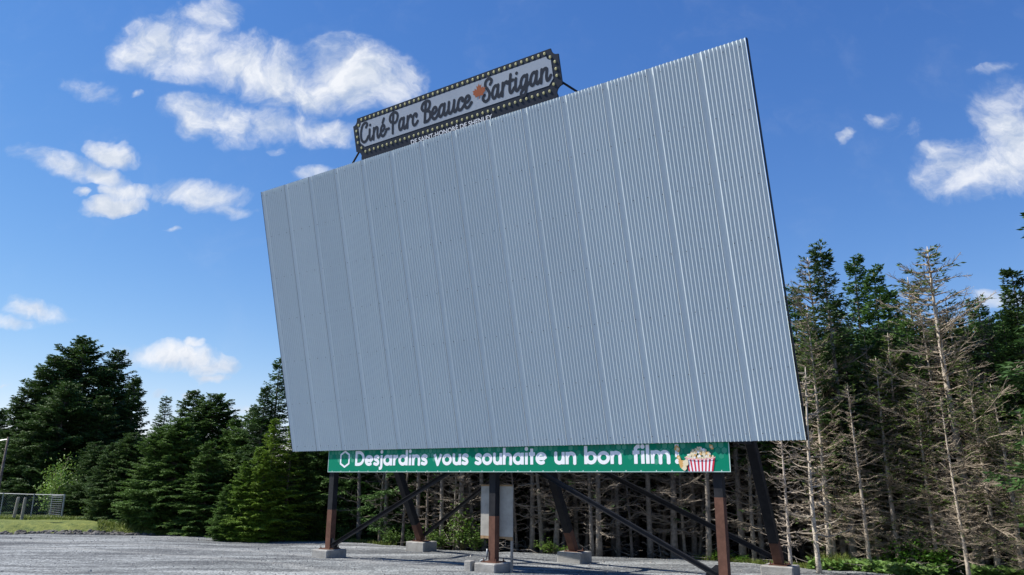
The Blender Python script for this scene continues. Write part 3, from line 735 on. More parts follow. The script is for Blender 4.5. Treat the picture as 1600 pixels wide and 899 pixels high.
T(FULL[0], 75, 690, 38.5, 'low dark spruce close behind the fence', tint=dk, wide=1.5)
T(FULL[0], 225, 680, 39.5, 'low dark spruce at the foot of the left clump, right side', tint=dk, wide=1.6)
T(TOP[0], 259, 620, 38.5, 'thin spruce with a tufted tip standing alone between the left clump and the middle group', tint=dk, wide=1.4)
for px, py, r, w, lb in ((208, 678, 31, 1.3, 'small green spruce at the left end of the middle group'), (252, 668, 29, 1.3, 'second small spruce from the left in the middle group'),
        (308, 612, 31, 1.3, 'spruce with a slender tip, left of two neighbours in the middle group'), (340, 618, 30.5, 1.4, 'spruce with a bushy tip, right of two neighbours in the middle group'),
        (285, 655, 28.5, 1.5, 'low broad spruce in front of the slender tipped one in the middle group'), (330, 690, 27, 1.7, 'dark low spruce at the foot of the middle group'),
        (370, 655, 29, 1.5, 'dark spruce in the gap left of the sunlit trees'), (182, 712, 32, 1.4, 'smallest spruce at the left foot of the middle group, beside the grass'), (395, 640, 28, 1.4, 'dark spruce behind the sunlit ones left of the screen')):
    T(FULL[R_.randrange(3)], px, py, r, lb, tint=(2.0, 2.0, 1.25) if r < 30 else (1.5, 1.5, 1.1), wide=w)
T(LIVE[3], 413, 604, 27, 'pale green fir with an open tip left of the screen', tint=(1.3, 1.35, 1.2), wide=1.2)
T(LIVE[1], 440, 562, 27.5, 'tall dark spruce half hidden by the left edge of the screen', tint=md, wide=1.25)
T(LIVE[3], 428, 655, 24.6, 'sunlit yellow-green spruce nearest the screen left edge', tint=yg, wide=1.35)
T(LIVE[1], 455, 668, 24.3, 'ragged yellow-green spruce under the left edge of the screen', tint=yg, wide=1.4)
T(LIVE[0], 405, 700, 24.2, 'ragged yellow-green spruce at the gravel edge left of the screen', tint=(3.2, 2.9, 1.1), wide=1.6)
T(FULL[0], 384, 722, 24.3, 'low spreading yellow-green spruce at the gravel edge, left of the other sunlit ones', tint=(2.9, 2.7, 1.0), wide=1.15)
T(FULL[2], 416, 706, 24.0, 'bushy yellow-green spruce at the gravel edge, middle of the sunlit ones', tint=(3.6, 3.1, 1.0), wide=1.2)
T(FULL[1], 358, 758, 24.6, 'very low green spruce at the gravel edge, leftmost of the sunlit ones', tint=(1.9, 2.0, 1.0), wide=1.2)
T(FULL[2], 470, 690, 24.6, 'yellow-green spruce under the lower left corner of the screen', tint=(1.4, 1.4, .9), wide=1.5)
T(FULL[0], 500, 640, 26.5, 'green spruce behind the left end of the banner', tint=md, wide=1.4)
# right side: living trees behind, dead ones in front
for pr, px, py, d, w, tn, lb in ((LIVE[2], 1235, 452, 24, 1.1, md, 'green spruce just right of the screen edge'), (LIVE[1], 1337, 405, 25.5, 1.0, md, 'dense green spruce right of the tall half-dead one, left of a pair'),
        (LIVE[0], 1364, 424, 25, 1.1, md, 'dense green spruce, middle of the three behind the dead trees'), (LIVE[3], 1388, 452, 24.5, 1.1, md, 'dense green spruce, right one of the three behind the dead trees'),
        (LIVE[2], 1530, 470, 24, 1.2, md, 'green spruce behind the tallest dead tree, to its right'), (LIVE[1], 1576, 424, 22.5, 1.1, (1.1, 1.1, .9), 'tall green spruce near the right edge of the photo'),
        (LIVE[0], 1595, 490, 20.5, 1.3, (1.25, 1.2, .9), 'green spruce in the right corner reaching low'), (LIVE[3], 1300, 470, 24, 1.0, md, 'green spruce behind the tall half-dead one'),
        (LIVE[3], 1560, 520, 21.5, 1.1, (1.2, 1.15, .9), 'bushy green spruce left of the tall one near the right edge'), (LIVE[0], 1430, 505, 24, 1.1, md, 'green spruce between the tall dead tree and its thinner neighbour'),
        (LIVE[1], 1490, 515, 23, 1.1, ol, 'olive green spruce just behind the tallest dead tree')):
    T(pr, px, py, d, lb, tint=tn, wide=w)
T(LIVE[3], 1684, 140, 15.8, 'tall spruce beyond the right edge with one branch reaching into the photo', tint=(.95, 1.1, .85), wide=1.15)
tree(TOP[1], *place(1283, 388, 20.2), 'tall half-dead spruce with a green tip and bare trunk, right of the screen', tint=(1.1, 1.1, 1), wide=1.1)
for pr, px, py, r, w, lb in ((DEAD[0], 1458, 381, 19.0, 1.12, 'tallest bare dead spruce with a pale thick trunk and upswept grey branches'),
        (DEAD[1], 1411, 432, 20.0, 1.0, 'thinner dying spruce with an olive tip, left of the tallest dead one'),
        (DEAD[0], 1272, 402, 19.8, .8, 'bare dead spruce close beside the half-dead one with the green tip'), (DEAD[1], 1258, 478, 18.6, .85, 'thin dead spruce nearest the right edge of the screen'),
        (DEAD[2], 1385, 520, 19.3, 1.0, 'olive brown dying spruce between the two tall dead ones'), (DEAD[2], 1350, 540, 19.8, 1.0, 'olive brown dying spruce right of the half-dead tall one'),
        (DEAD[1], 1480, 470, 19.8, 1.0, 'thin dead spruce close right of the tallest dead one'), (DEAD[2], 1510, 560, 18.6, 1.1, 'brown dying spruce right of the tallest dead one'),
        (DEAD[3], 1328, 600, 18.2, 1.0, 'slim pale dead spruce in front, midway between screen and tallest dead one'), (DEAD[2], 1550, 600, 18.2, 1.1, 'brown dying spruce, rightmost of the dead row'),
        (DEAD[3], 1440, 480, 19.6, .9, 'slim grey dead spruce immediately left of the tallest one'), (DEAD[2], 1430, 600, 18.6, 1.1, 'low olive dying spruce left of the tallest dead trunk'),
        (DEAD[3], 1475, 620, 17.6, .9, 'slim dead spruce in front of the brown dying one'), (DEAD[2], 1300, 580, 20.2, 1.0, 'low brown dying spruce behind the half-dead tall one'),
        (DEAD[2], 1590, 640, 17.6, 1.1, 'low brown dying spruce at the right edge of the photo')):
    T(pr, px, py, r + .8, lb, name='dead_spruce', cat='dead tree', wide=w, tint=(2.0, 1.7, 1.1), bark=(1.2, 1.12, 1.0))
for k in range(18):
    px = 1245 + 355 * (k + R_.uniform(.1, .9)) / 18; py = R_.uniform(540, 660)
    T((DEAD[2], DEAD[3], DEAD[1])[k % 3], px, py, R_.uniform(19.5, 22.5), 'grey-brown dead spruce in the tangle of bare twigs behind the front row at the right', name='dead_spruce', cat='dead tree', group='dead spruces behind the front row', wide=R_.uniform(.9, 1.2), tint=(1.8, 1.5, 1.0), bark=(1.15, 1.07, .96))
T(SMALLD[0], 1251, 575, 17.7, 'small bare white-trunked dead spruce beside the right rear footing', name='dead_spruce', cat='dead tree', wide=1.1, bark=(1.35, 1.3, 1.2))
T(SMALLD[1], 1215, 640, 17.9, 'small bare dead spruce just behind the right rear strut', name='dead_spruce', cat='dead tree', wide=1.1, bark=(1.2, 1.15, 1.1))
# front row of the wood under the screen: individual trunks seen between the posts
front = [(560, 1.0, 0), (602, .9, 0), (652, .5, 1), (690, .6, 1), (718, .4, 1), (757, .8, 1), (832, .6, 1), (868, .3, 1), (902, .9, 1), (925, .25, 1), (936, .2, 1), (966, .9, 1), (1016, .6, 1), (1053, .2, 1), (1085, .8, 1), (1107, .15, 1), (1160, .5, 1), (1190, 1.0, 1)]
for k, (px, d, kind) in enumerate(front):
    pos = on_ground(px, d, 850); pr = FOREST[k % 3] if k % 3 != 1 or px < 640 else DEAD[3]
    h = R_.uniform(6.4, 7.8)
    side = 'left front post' if px < 600 else ('left rear strut' if px < 700 else ('plywood board' if px < 850 else ('middle rear strut' if px < 960 else 'right front post')))
    tree(pr, pos, h, f'{["slim","pale","grey","knotty","straight","leaning"][k%6]} spruce trunk at the wood edge, {["left of","behind","right of"][k%3]} the {side}', bark=(.85, .82, .78) if px > 640 else (.6, .6, .6), wide=R_.uniform(.85, 1.1), tint=md, group='front row of trunks under the screen', lean=(R_.uniform(-.05, .05), R_.uniform(-.06, .06)))
for k in range(16):
    px = [588, 625, 668, 705, 738, 812, 846, 884, 917, 951, 988, 1032, 1069, 1092, 1138, 1176][k] + R_.uniform(-6, 6)
    tree(SMALLD[k % 2], on_ground(px, R_.uniform(.1, 1.6), 850), R_.uniform(3.2, 5.6), 'thin leaning dead sapling among the trunks under the screen', name='dead_sapling', cat='sapling', group='dead saplings under the screen', lean=(R_.uniform(-.12, .12), R_.uniform(-.14, .14)), bark=[(.9, .87, .8), (.5, .48, .45), (.65, .6, .55)][k % 3])
# the wood behind
rr = random.Random(9); cnt = 0; used = []
def far_enough(p, d):
    for q in used:
        if (q - p).length < d: return False
    used.append(p); return True
for rowd, n_, mind in ((1.8, 34, .75), (3.2, 30, .9), (4.8, 28, 1.1), (6.6, 26, 1.2), (8.8, 24, 1.3), (11.5, 22, 1.5), (14.5, 20, 1.6)):
    for k in range(n_):
        px = 505 + (1640 - 505) * (k + rr.uniform(.1, .9)) / n_; d = rowd + rr.uniform(-.7, .7)
        pos = on_ground(px, d, 845)
        if not far_enough(pos, mind * .6): continue
        if rowd < 8: pr = (FOREST[rr.randrange(3)] if rr.random() < .8 or px < 1000 else DEAD[1 + rr.randrange(3)]) if px > 640 else LIVE[rr.randrange(4)]
        else: pr = LIVE[rr.randrange(4)]
        h = rr.uniform(6.2, 7.6) * (1 + rowd * .015)
        if px > 1225: h = min(h, 5.6 + rowd * .16)
        elif px < 620: h = min(h, 5.6 + rowd * .1)
        lab = 'dark trunk deep in the shaded wood behind the screen' if px < 1230 else 'spruce in the shade of the wood behind the dead trees at the right'
        if rowd >= 8: lab = 'dense dark spruce filling the back of the wood'
        tree(pr, pos, h, lab, bark=(.38, .37, .36) if rowd < 3 else (.24, .23, .23), wide=rr.uniform(.9, 1.15) * (1.25 if rowd >= 8 else 1), tint=md, group='spruces in the depth of the wood'); cnt += 1  # bark tint darkens by row, painting in the shade inside the wood
# the wood goes on behind the middle group
for k in range(22):
    pos, h = place(rr.uniform(150, 520), rr.uniform(690, 730), rr.uniform(31, 40))
    tree(FULL[rr.randrange(3)], pos, h, 'dark spruce at the back behind the middle group', tint=dk, wide=1.6, group='dark spruces behind the middle group')

# ------------------------------------------------------------------ bushes, ground cover
def bush_proto(seed, rad=.5, h=.8, n=650, leaf=.055):
    rnd = random.Random(seed); st_ = MB(); lf = MB()
    for k in range(16):
        a = rnd.uniform(0, 6.28); r = rad * rnd.uniform(.2, 1); z = h * rnd.uniform(.5, 1.1) * (1.1 - .5 * r / rad)
        e = Vector((r * math.cos(a), r * math.sin(a), z)); mpt = Vector((e.x * .35, e.y * .35, z * .6)); st_.tube([Vector((e.x * .1, e.y * .1, -.05)), mpt, e], [.009, .006, .003], 4, caps=False)
        for j in range(n // 16):
            t = rnd.uniform(.25, 1.02); p = (mpt.lerp(e, (t - .5) * 2) if t > .5 else (mpt * (t * 2))) + Vector((rnd.gauss(0, .09), rnd.gauss(0, .09), rnd.gauss(0, .07))) * (rad / .5)
            d = Vector((rnd.uniform(-1, 1), rnd.uniform(-1, 1), rnd.uniform(-.5, .6))).normalized(); s = d.cross(Vector((rnd.uniform(-1, 1), rnd.uniform(-1, 1), 1))).normalized(); quad_sprig(lf, p, d, s, leaf * rnd.uniform(.8, 1.7), leaf * rnd.uniform(.3, .5))
    o = {}
    for k, mb, m in (('stems', st_, M['darkbark']), ('foliage', lf, M['leaf'])):
        me = bpy.data.meshes.new('bush_' + k); me.from_pydata(mb.v, [], mb.f); me.materials.append(m); me.update(); o[k] = me
    return o
BUSH = [bush_proto(200 + i) for i in range(3)]
BUSH_FINE = bush_proto(210, .5, .8, 3600, .026)
def bush(px, d, s, label, tint=(1, 1, 1), hs=1., py=845):
    pos = on_ground(px, d, py); o = empty('bush', pos, label, 'bush'); o.scale = (s, s, s * hs); o.rotation_euler = (0, 0, R_.uniform(0, 6))
    p = BUSH[R_.randrange(3)] if s < 1.55 else BUSH_FINE
    for k in ('stems', 'foliage'):
        c = bpy.data.objects.new(k, p[k]); C.objects.link(c); c.parent = o; c.color = (*tint, 1)
for px, d, s, lb, tn, hs in (
        (350, .35, .8, 'low green bush at the gravel edge below the dark middle trees', (.8, .9, .8), .8), (385, .3, 1.0, 'low bush under the low yellow-green spruce, left side', (1, 1.05, .8), .7),
        (440, .3, 1.1, 'bush at the gravel edge under the yellow-green spruces', (.9, 1, .8), .8), (480, .35, 1.4, 'tall bright bush left of the left front post', (1.2, 1.25, .8), 1.1),
        (505, .5, 1.2, 'bright bush directly behind the left front post', (1.1, 1.2, .8), .9), (545, .5, .8, 'small dark bush right of the left front post', (.7, .8, .7), .9), (612, .3, .8, 'small pale bush left of the left rear footing', (1.1, 1.15, .9), .75),
        (690, .2, 1.15, 'bush right of the left rear footing', (1.2, 1.2, .9), .75), (722, .25, 1.25, 'tall yellow-green bush left of the plywood board', (1.25, 1.25, .8), 1.15), (745, .2, .9, 'bush touching the left side of the plywood board', (1.1, 1.15, .8), .9),
        (858, .05, .8, 'pale low bush right of the plywood board', (1.5, 1.45, 1.0), .6), (880, .0, .55, 'tiny bush left of the middle rear footing', (1.3, 1.3, .8), .6),
        (1120, .1, .8, 'patch of low green shoots behind the right front post', (1.4, 1.6, .7), .45), (1150, .15, .6, 'low green tuft between the right post and the right rear strut', (1.2, 1.5, .7), .45),
        (1440, .45, 1.5, 'feathery bright green bush at the foot of the dead trees', (.9, 1.25, .6), .75), (1480, .6, 1.3, 'feathery green bush left of the thick pale trunk', (.8, 1.15, .6), .7), (1405, .6, 1.0, 'small feathery bush left of the larger feathery ones', (.9, 1.2, .6), .7),
        (75, 8.5, 2.2, 'pale flowering shrub behind the fence', (2.4, 2.2, 2.0), 1.5), (110, 9, 2.2, 'grey-green shrub behind the fence end', (1.5, 1.5, 1.2), 1.1), (165, 6.2, 1.8, 'pale shrub at the foot of the left clump', (1.8, 1.8, 1.1), .9), (140, 8, 1.6, 'dark shrub right of the fence end', (.8, .9, .7), 1.0)):
    bush(px, d, s, lb, tn, hs)
# broad-leaved ground cover on the right
mb = MB(); rnd = random.Random(3)
for k in range(5200):
    px = rnd.uniform(1262, 1640); d = rnd.uniform(-.15, 1.0) if px < 1475 or px > 1515 else rnd.uniform(.5, 1.2)
    if px < 1300 and d > .2: continue
    if rnd.random() < .25 + .25 * math.sin(px * .11) + .2 * math.sin(px * .043 + 2): continue
    p = on_ground(px, d, 870); p.z += rnd.uniform(.02, .24); c = rnd.uniform(.03, .066)
    nrm = Vector((rnd.uniform(-.6, .6), rnd.uniform(-.9, .3), 1)).normalized(); a = nrm.cross(Vector((1, 0, .1))).normalized(); b = nrm.cross(a)
    mb.face([p + a * (c * math.cos(t) * (1.25 if q == 0 else 1)) + b * (c * math.sin(t)) - nrm * (.25 * c * (1 if q % 2 else 0)) for q, t in enumerate([2 * PI * q / 7 for q in range(7)])])
tag(mb.build('broad_leaf_ground_cover', M['cover']), kind='stuff')
# grass tufts
mb = MB()
def blade(p, ln, w, lean):
    a = rnd.uniform(0, 6.28); s = Vector((math.cos(a + 1.5), math.sin(a + 1.5), 0)) * w; h = Vector((math.cos(a), math.sin(a), 0)) * lean
    m = p + Z * ln * .6 + h * ln * .35; e = p + Z * ln * .85 + h * ln
    mb.face([p - s, p + s, m + s * .7, m - s * .7]); mb.face([m - s * .7, m + s * .7, e])
for k in range(420): blade(on_ground(rnd.gauss(1300, 14), rnd.uniform(-.02, .4), 870), rnd.uniform(.2, .48), .007, rnd.uniform(.2, .8))
tag(mb.build('tall_grass_clump', M['grassblade'], origin=on_ground(1300, .2, 870)), 'clump of long arching grass right of the rear footing', 'grass clump')
mb = MB()
for k in range(1500): blade(on_ground(rnd.uniform(1085, 1290), rnd.uniform(-.05, .35), 868), rnd.uniform(.04, .16), .006, rnd.uniform(.1, .7))
for k in range(26000):
    px = rnd.uniform(-20, 262); d = rnd.uniform(.35, 1) ** 1.5 * 16 if px < 150 else rnd.uniform(.1, 7); blade(on_ground(px, d, 838), rnd.uniform(.05, .16), .014, rnd.uniform(.1, .6))
for k in range(3000):
    px = rnd.uniform(255, 620); blade(on_ground(px, rnd.uniform(.0, .6), 838), rnd.uniform(.03, .16), .008, rnd.uniform(.1, .6))
tag(mb.build('grass_blades', M['grassblade']), kind='stuff')
# fallen dead sticks at the edge of the wood
mb = MB()
for k in range(420):
    px = rnd.uniform(640, 1620); p = on_ground(px, rnd.uniform(.0, 2.2), 868) + Z * rnd.uniform(.0, .15); a = rnd.uniform(0, 6.28); ln = rnd.uniform(.2, .9)
    d = Vector((math.cos(a), math.sin(a), rnd.uniform(-.1, .5))).normalized(); m = p + d * ln * .5 + Z * rnd.uniform(-.05, .08); mb.tube([p, m, p + d * ln], [.009, .007, .003], 4)
tag(mb.build('fallen_twigs', M['twig']), kind='stuff')

# ------------------------------------------------------------------ rocks
def rock_mesh(seed):
    rnd = random.Random(seed); import bmesh
    bm = bmesh.new(); bmesh.ops.create_icosphere(bm, subdivisions=2, radius=1)
    ax = [Vector((rnd.uniform(-1, 1), rnd.uniform(-1, 1), rnd.uniform(-1, 1))).normalized() for _ in range(9)]; ds = [rnd.uniform(.5, .85) for _ in ax]
    for v in bm.verts:
        for a, d in zip(ax, ds):
            k = v.co.dot(a)
            if k > d: v.co -= a * (k - d)
    me = bpy.data.meshes.new('rock'); bm.to_mesh(me); bm.free(); me.materials.append(M['rock']); return me
RK = [rock_mesh(i) for i in range(5)]
for k in range(270):
    px = rnd.uniform(-10, 240); d = rnd.uniform(-.12, .22); p = on_ground(px, d, 838); s = rnd.uniform(.035, .085) * (1.2 if 120 < px < 215 else 1)
    o = bpy.data.objects.new('rock', RK[k % 5]); C.objects.link(o); o.location = p + Z * s * .15; o.scale = (s * rnd.uniform(.9, 1.6), s * rnd.uniform(.8, 1.2), s * rnd.uniform(.45, .8)); o.rotation_euler = (rnd.uniform(-.4, .4), rnd.uniform(-.4, .4), rnd.uniform(0, 6))
    g_ = rnd.uniform(.25, .75); o.color = (g_, g_, g_, 1)
    tag(o, 'broken grey rock in the rubble strip between gravel and grass', 'rock', 'rocks along the grass edge')
mb = MB()
for k in range(3800):
    th = rnd.uniform(-.75, .75); r = rnd.uniform(9.5, Redge(th) - .1); X, Y = r * math.sin(th), r * math.cos(th); s = rnd.uniform(.008, .026) * (1 if rnd.random() < .97 else 2)
    c = Vector((X, Y, height(X, Y) + s * .3)); a = rnd.uniform(0, 6)
    b4 = [c + Vector((math.cos(a + q * PI / 2) * s * rnd.uniform(.7, 1.3), math.sin(a + q * PI / 2) * s * rnd.uniform(.7, 1.3), -s * .5)) for q in range(4)]; tp_ = c + Vector((rnd.uniform(-.3, .3) * s, rnd.uniform(-.3, .3) * s, s * .7))
    for q in range(4): mb.face([b4[q], b4[(q + 1) % 4], tp_])
tag(mb.build('loose_stones', M['rock']), kind='stuff')

# ------------------------------------------------------------------ fence, posts, utility pole on the left
def fp(px, r):
    q = ray(px, 815); h = math.hypot(q[0], q[1]); X, Y = r * q[0] / h, r * q[1] / h; return Vector((X, Y, height(X, Y)))
fe0, fe1 = fp(95, 33.0), fp(-150, 35.5)
fr = empty('chain_link_fence', fe0, 'low galvanised chain-link fence on the grass at the far left', 'fence')
n_ = 5; FH = .86
cn = [fe0.lerp(fe1, k / n_) for k in range(n_ + 1)]
for c in cn: c.z = height(c.x, c.y)
for i, c in enumerate(cn):
    mb = MB(); mb.tube([c - Z * .1, c + Z * (FH + .03)], .036 if i == 0 else .02, 8); mb.build('post', M['galvfence'], fr)
mb = MB()
for a, b in zip(cn, cn[1:]): mb.tube([a + Z * FH, b + Z * FH], .017, 6)
mb.build('top_rail', M['galvfence'], fr)
mb = MB()
for a, b in zip(cn, cn[1:]):
    ln = (b - a).length; d = (b - a) / ln; stp = .085; s = -FH
    while s < ln:
        for sg_ in (1, -1):
            s0, s1 = (s, s + FH) if sg_ > 0 else (s + FH, s)
            t0, t1 = 0, 1
            lo, hi = min(s0, s1), max(s0, s1)
            def pp(t): return a + d * (s0 + (s1 - s0) * t) + Z * (FH * t)
            ts = [t for t in (0, 1)]
            k0 = max(0, min(1, (0 - s0) / (s1 - s0))); k1 = max(0, min(1, (ln - s0) / (s1 - s0))); k0, k1 = min(k0, k1), max(k0, k1)
            if k1 - k0 > .02: mb.tube([pp(k0), pp(k1)], .0022, 3, caps=False)
        s += stp
tag(mb.build('wire_mesh', M['galvfence'], fr), kind='stuff')
f2a, f2b = fp(92, 33.2), fp(40, 44)
fr2 = empty('chain_link_fence', f2a, 'farther run of chain-link fence going back from the corner post', 'fence'); 
cn = [f2a.lerp(f2b, k / 4) for k in range(5)]
for c in cn: c.z = height(c.x, c.y)
for c in cn[1:]:
    mb = MB(); mb.tube([c - Z * .1, c + Z * FH], .026, 6); mb.build('post', M['galvfence'], fr2)
mb = MB()
for a, b in zip(cn, cn[1:]): mb.tube([a + Z * (FH - .02), b + Z * (FH - .02)], .022, 6)
mb.build('top_rail', M['galvfence'], fr2)
mb = MB()
for a, b in zip(cn, cn[1:]):
    for k in range(1, 11): mb.tube([a + Z * (FH * k / 11), b + Z * (FH * k / 11)], .006, 3, caps=False)
tag(mb.build('wire_mesh', M['galvfence'], fr2), kind='stuff')
for px, r, lb in ((20, 32.3, 'leaning grey timber post in front of the fence, left one of two'), (33, 32.0, 'upright grey timber post in front of the fence, right one of two')):
    p = fp(px, r); mb = MB(); mb.tube([p - Z * .1, p + Vector((.06 if px == 20 else .02, 0, .72)), p + Vector((.065 if px == 20 else .02, 0, .76))], [.052, .048, .035], 9)
    tag(mb.build('wooden_post', M['wood'], origin=p), lb, 'post')
p, h = place(13, 683, 30.5)
up = empty('utility_pole', p, 'thin grey leaning pole with a short curved arm at the left edge', 'pole')
foot, _ = place(-4, 770, 30.5); foot.z = height(foot.x, foot.y)
mb = MB(); mb.tube([foot - Z * .2, p + Z * h], [.05, .035], 10); mb.build('pole', M['darkbark'], up, smooth=True)
mb = MB(); e = p + Z * h
mb.tube([e - Z * .08, e + Vector((-.25, 0, -.12)), e + Vector((-.7, 0, -.2))], .02, 6); mb.build('arm', M['galvfence'], up)

# ------------------------------------------------------------------ light: sun and sky with clouds
EL = math.radians(49); PHI = math.radians(28.5)
sh = U * math.cos(PHI) + N * math.sin(PHI); sd = sh * math.cos(EL) + Z * math.sin(EL)
sl_ = bpy.data.lights.new('sun', 'SUN'); sl_.energy = 5.0; sl_.angle = math.radians(.53); sl_.color = (1, .955, .88)
so = bpy.data.objects.new('sun', sl_); C.objects.link(so); so.rotation_euler = sd.to_track_quat('Z', 'Y').to_euler(); so.location = (0, 0, 30)
w = bpy.data.worlds.new('World'); sc.world = w; w.use_nodes = True; nt = w.node_tree; n = nt.nodes; l = nt.links
bg = n['Background']; bg.inputs['Strength'].default_value = .13
sky = n.new('ShaderNodeTexSky'); sky.sky_type = 'NISHITA'; sky.sun_disc = False; sky.sun_elevation = EL
sky.sun_rotation = math.atan2(sd.x, sd.y); sky.air_density = .8; sky.dust_density = .0; sky.ozone_density = 2.0; sky.altitude = 300
hs = n.new('ShaderNodeHueSaturation'); hs.inputs['Saturation'].default_value = 1.24; hs.inputs['Value'].default_value = 1.0; l.new(sky.outputs[0], hs.inputs['Color'])
# gentle shoulder on the brightest blue near the horizon
kd = n.new('ShaderNodeVectorMath'); kd.operation = 'MULTIPLY_ADD'; l.new(hs.outputs[0], kd.inputs[0]); kd.inputs[1].default_value = (.03, .066, .165); kd.inputs[2].default_value = (1, 1, 1)
km = n.new('ShaderNodeVectorMath'); km.operation = 'MULTIPLY'; l.new(hs.outputs[0], km.inputs[0]); km.inputs[1].default_value = (1.03, 1.0, 1.54)
kq = n.new('ShaderNodeVectorMath'); kq.operation = 'DIVIDE'; l.new(km.outputs[0], kq.inputs[0]); l.new(kd.outputs[0], kq.inputs[1])
tc = n.new('ShaderNodeTexCoord'); sx = n.new('ShaderNodeSeparateXYZ'); l.new(tc.outputs['Generated'], sx.inputs[0])
def MA(op, *a):
    q = n.new('ShaderNodeMath'); q.operation = op
    for i, x in enumerate(a):
        if isinstance(x, (int, float)): q.inputs[i].default_value = x
        else: l.new(x, q.inputs[i])
    return q.outputs[0]
yy = MA('MAXIMUM', sx.outputs[1], .05)
gx = MA('DIVIDE', sx.outputs[0], yy); gz = MA('DIVIDE', sx.outputs[2], yy)
cb = n.new('ShaderNodeCombineXYZ'); l.new(gx, cb.inputs[0]); l.new(gz, cb.inputs[1])
def NZ(scale, det, ro, vec, dist=0, col=False):
    q = n.new('ShaderNodeTexNoise'); q.inputs['Scale'].default_value = scale; q.inputs['Detail'].default_value = det; q.inputs['Roughness'].default_value = ro; q.inputs['Distortion'].default_value = dist
    l.new(vec, q.inputs['Vector']); return q.outputs['Color' if col else 'Fac']
# stretch noise space a little horizontally, warp the blob space
wv = n.new('ShaderNodeVectorMath'); wv.operation = 'MULTIPLY_ADD'; wn = NZ(5.5, 5, .6, cb.outputs[0], 0, True)
sb = n.new('ShaderNodeVectorMath'); sb.operation = 'SUBTRACT'; l.new(wn, sb.inputs[0]); sb.inputs[1].default_value = (.5, .5, .5)
l.new(sb.outputs[0], wv.inputs[0]); wv.inputs[1].default_value = (.13, .09, 0); l.new(cb.outputs[0], wv.inputs[2])
warped = wv.outputs[0]
def gp(x, y): d = ray(x, y); return np.array((d[0] / d[1], d[2] / d[1]))
CL = [  # px, py, rx, ry, angle, strength
 (275, 75, 95, 48, -8, 1.0), (320, 35, 60, 38, 10, .9), (240, 92, 60, 25, 8, .8), (380, 95, 80, 42, 22, .95), (445, 115, 75, 45, 30, .85), (560, 110, 85, 48, 12, .95), (610, 125, 50, 35, 25, .8), (490, 140, 60, 38, 5, .85),
 (350, 185, 85, 33, 6, 1.0), (430, 190, 95, 30, 12, 1.0), (520, 205, 65, 20, 5, .85), (320, 165, 45, 20, 0, .8),
 (85, 250, 65, 18, 16, 1.0), (150, 265, 55, 12, 18, .85), (175, 238, 42, 15, 12, .95), (178, 314, 52, 14, -8, 1.0), (200, 290, 40, 12, 0, .7), (318, 297, 66, 22, 8, 1.0), (365, 322, 35, 10, 18, .75), (125, 295, 15, 7, 0, .8),
 (490, 270, 42, 11, -5, .85), (50, 480, 66, 17, 8, 1.0), (15, 500, 48, 9, 5, .9), (262, 557, 84, 15, 6, 1.0), (330, 572, 36, 14, -5, 1.0), (330, 589, 26, 7, 0, .9), (287, 541, 16, 6, 0, .85), (235, 600, 14, 5, 0, .85), (297, 607, 16, 5, 0, .85), (285, 361, 16, 5, -10, .6),
 (1535, 262, 98, 40, -20, 1.1), (1600, 210, 80, 60, -15, 1.0), (1590, 160, 60, 40, -25, .7), (1480, 245, 45, 22, -10, .7), (1410, 190, 40, 25, 10, .42), (1368, 190, 18, 14, -30, .6), (1322, 216, 18, 9, -30, .5), (1560, 108, 35, 9, -12, .5),
 (140, 150, 50, 14, 25, .5), (210, 160, 12, 6, 0, .7), (430, 234, 18, 8, 0, .5), (1575, 475, 40, 12, 0, .9), (90, 640, 50, 12, 0, .8), (385, 645, 20, 7, 0, .6), (5, 612, 20, 5, 0, .7)]
cov = None; shd = None
for px, py, rx, ry, an, s in CL:
    c = gp(px, py); ex = gp(px + 10, py) - gp(px - 10, py); ey = gp(px, py - 10) - gp(px, py + 10); kx_, ky_ = np.hypot(*ex) / 20, np.hypot(*ey) / 20
    mp = n.new('ShaderNodeMapping'); mp.vector_type = 'TEXTURE'; mp.inputs['Location'].default_value = (c[0], c[1], 0); mp.inputs['Rotation'].default_value = (0, 0, -math.radians(an)); mp.inputs['Scale'].default_value = (rx * kx_ * 1.32, ry * ky_ * 1.42, 1)
    l.new(warped, mp.inputs['Vector']); ln = n.new('ShaderNodeVectorMath'); ln.operation = 'LENGTH'; l.new(mp.outputs[0], ln.inputs[0])
    v = MA('MULTIPLY', MA('MAXIMUM', MA('SUBTRACT', 1.0, MA('POWER', ln.outputs['Value'], 1.6)), 0.0), s)
    cov = v if cov is None else MA('SMOOTH_MAX', cov, v, .12)
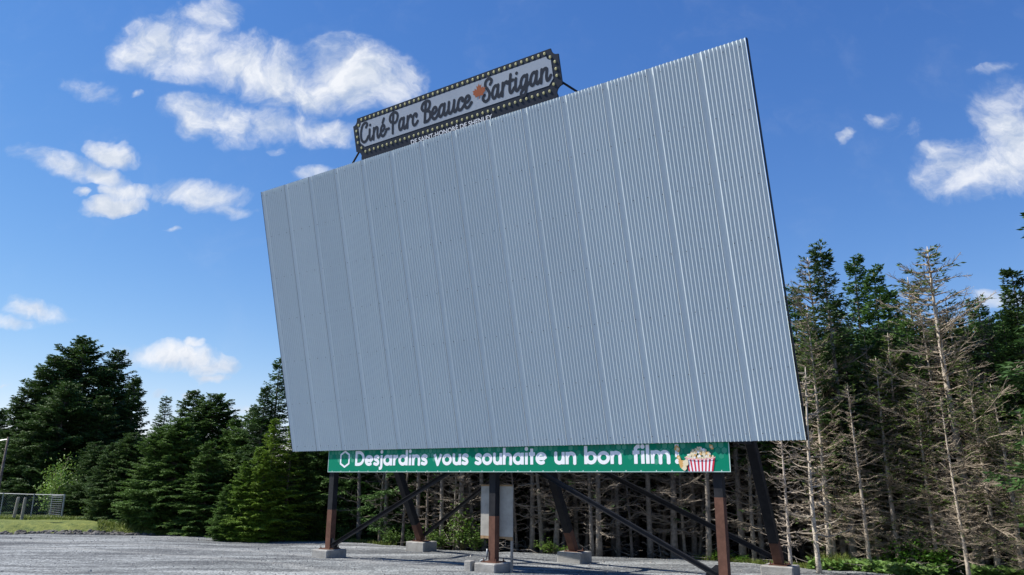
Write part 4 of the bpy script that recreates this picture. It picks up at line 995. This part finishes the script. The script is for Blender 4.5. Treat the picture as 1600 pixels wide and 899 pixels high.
fine = NZ(11, 9, .62, warped, .3); med = NZ(4.2, 5, .55, warped, .2)
dens = MA('ADD', cov, MA('MULTIPLY', MA('SUBTRACT', fine, .5), 2.5)); dens = MA('ADD', dens, MA('MULTIPLY', MA('SUBTRACT', med, .5), .9))
mk = n.new('ShaderNodeMapRange'); mk.interpolation_type = 'SMOOTHSTEP'; mk.inputs[1].default_value = .06; mk.inputs[2].default_value = .24; l.new(cov, mk.inputs[0])
mr = n.new('ShaderNodeMapRange'); mr.interpolation_type = 'SMOOTHSTEP'; mr.inputs[1].default_value = .02; mr.inputs[2].default_value = 1.25; l.new(dens, mr.inputs[0])
alpha = MA('MULTIPLY', mr.outputs[0], mk.outputs[0])
# sunlit upper parts are white, thick lower parts a little grey
off = n.new('ShaderNodeVectorMath'); off.operation = 'ADD'; l.new(warped, off.inputs[0]); off.inputs[1].default_value = (-.012, .022, 0)
f2 = NZ(11, 7, .6, off.outputs[0], .3)
sh_ = MA('MULTIPLY', MA('SUBTRACT', fine, f2), 2.6); sh_ = MA('ADD', sh_, MA('MULTIPLY', MA('SUBTRACT', .62, med), .9))
br = n.new('ShaderNodeMapRange'); br.inputs[1].default_value = -.30; br.inputs[2].default_value = .42; br.inputs[3].default_value = 0; br.inputs[4].default_value = 1; l.new(sh_, br.inputs[0])
cc = n.new('ShaderNodeMix'); cc.data_type = 'RGBA'; l.new(br.outputs[0], cc.inputs['Factor']); cc.inputs[6].default_value = (2.9, 3.35, 4.1, 1); cc.inputs[7].default_value = (4.75, 4.9, 5.2, 1)
fm = n.new('ShaderNodeMix'); fm.data_type = 'RGBA'; l.new(alpha, fm.inputs['Factor']); l.new(kq.outputs[0], fm.inputs[6]); l.new(cc.outputs[2], fm.inputs[7]); l.new(fm.outputs[2], bg.inputs['Color'])

sc.view_settings.view_transform = 'Standard'; sc.view_settings.look = 'None'; sc.view_settings.exposure = 0.55; sc.view_settings.gamma = 1
sc.cycles.max_bounces = 6; sc.cycles.diffuse_bounces = 3; sc.cycles.transparent_max_bounces = 4; sc.cycles.use_denoising = True
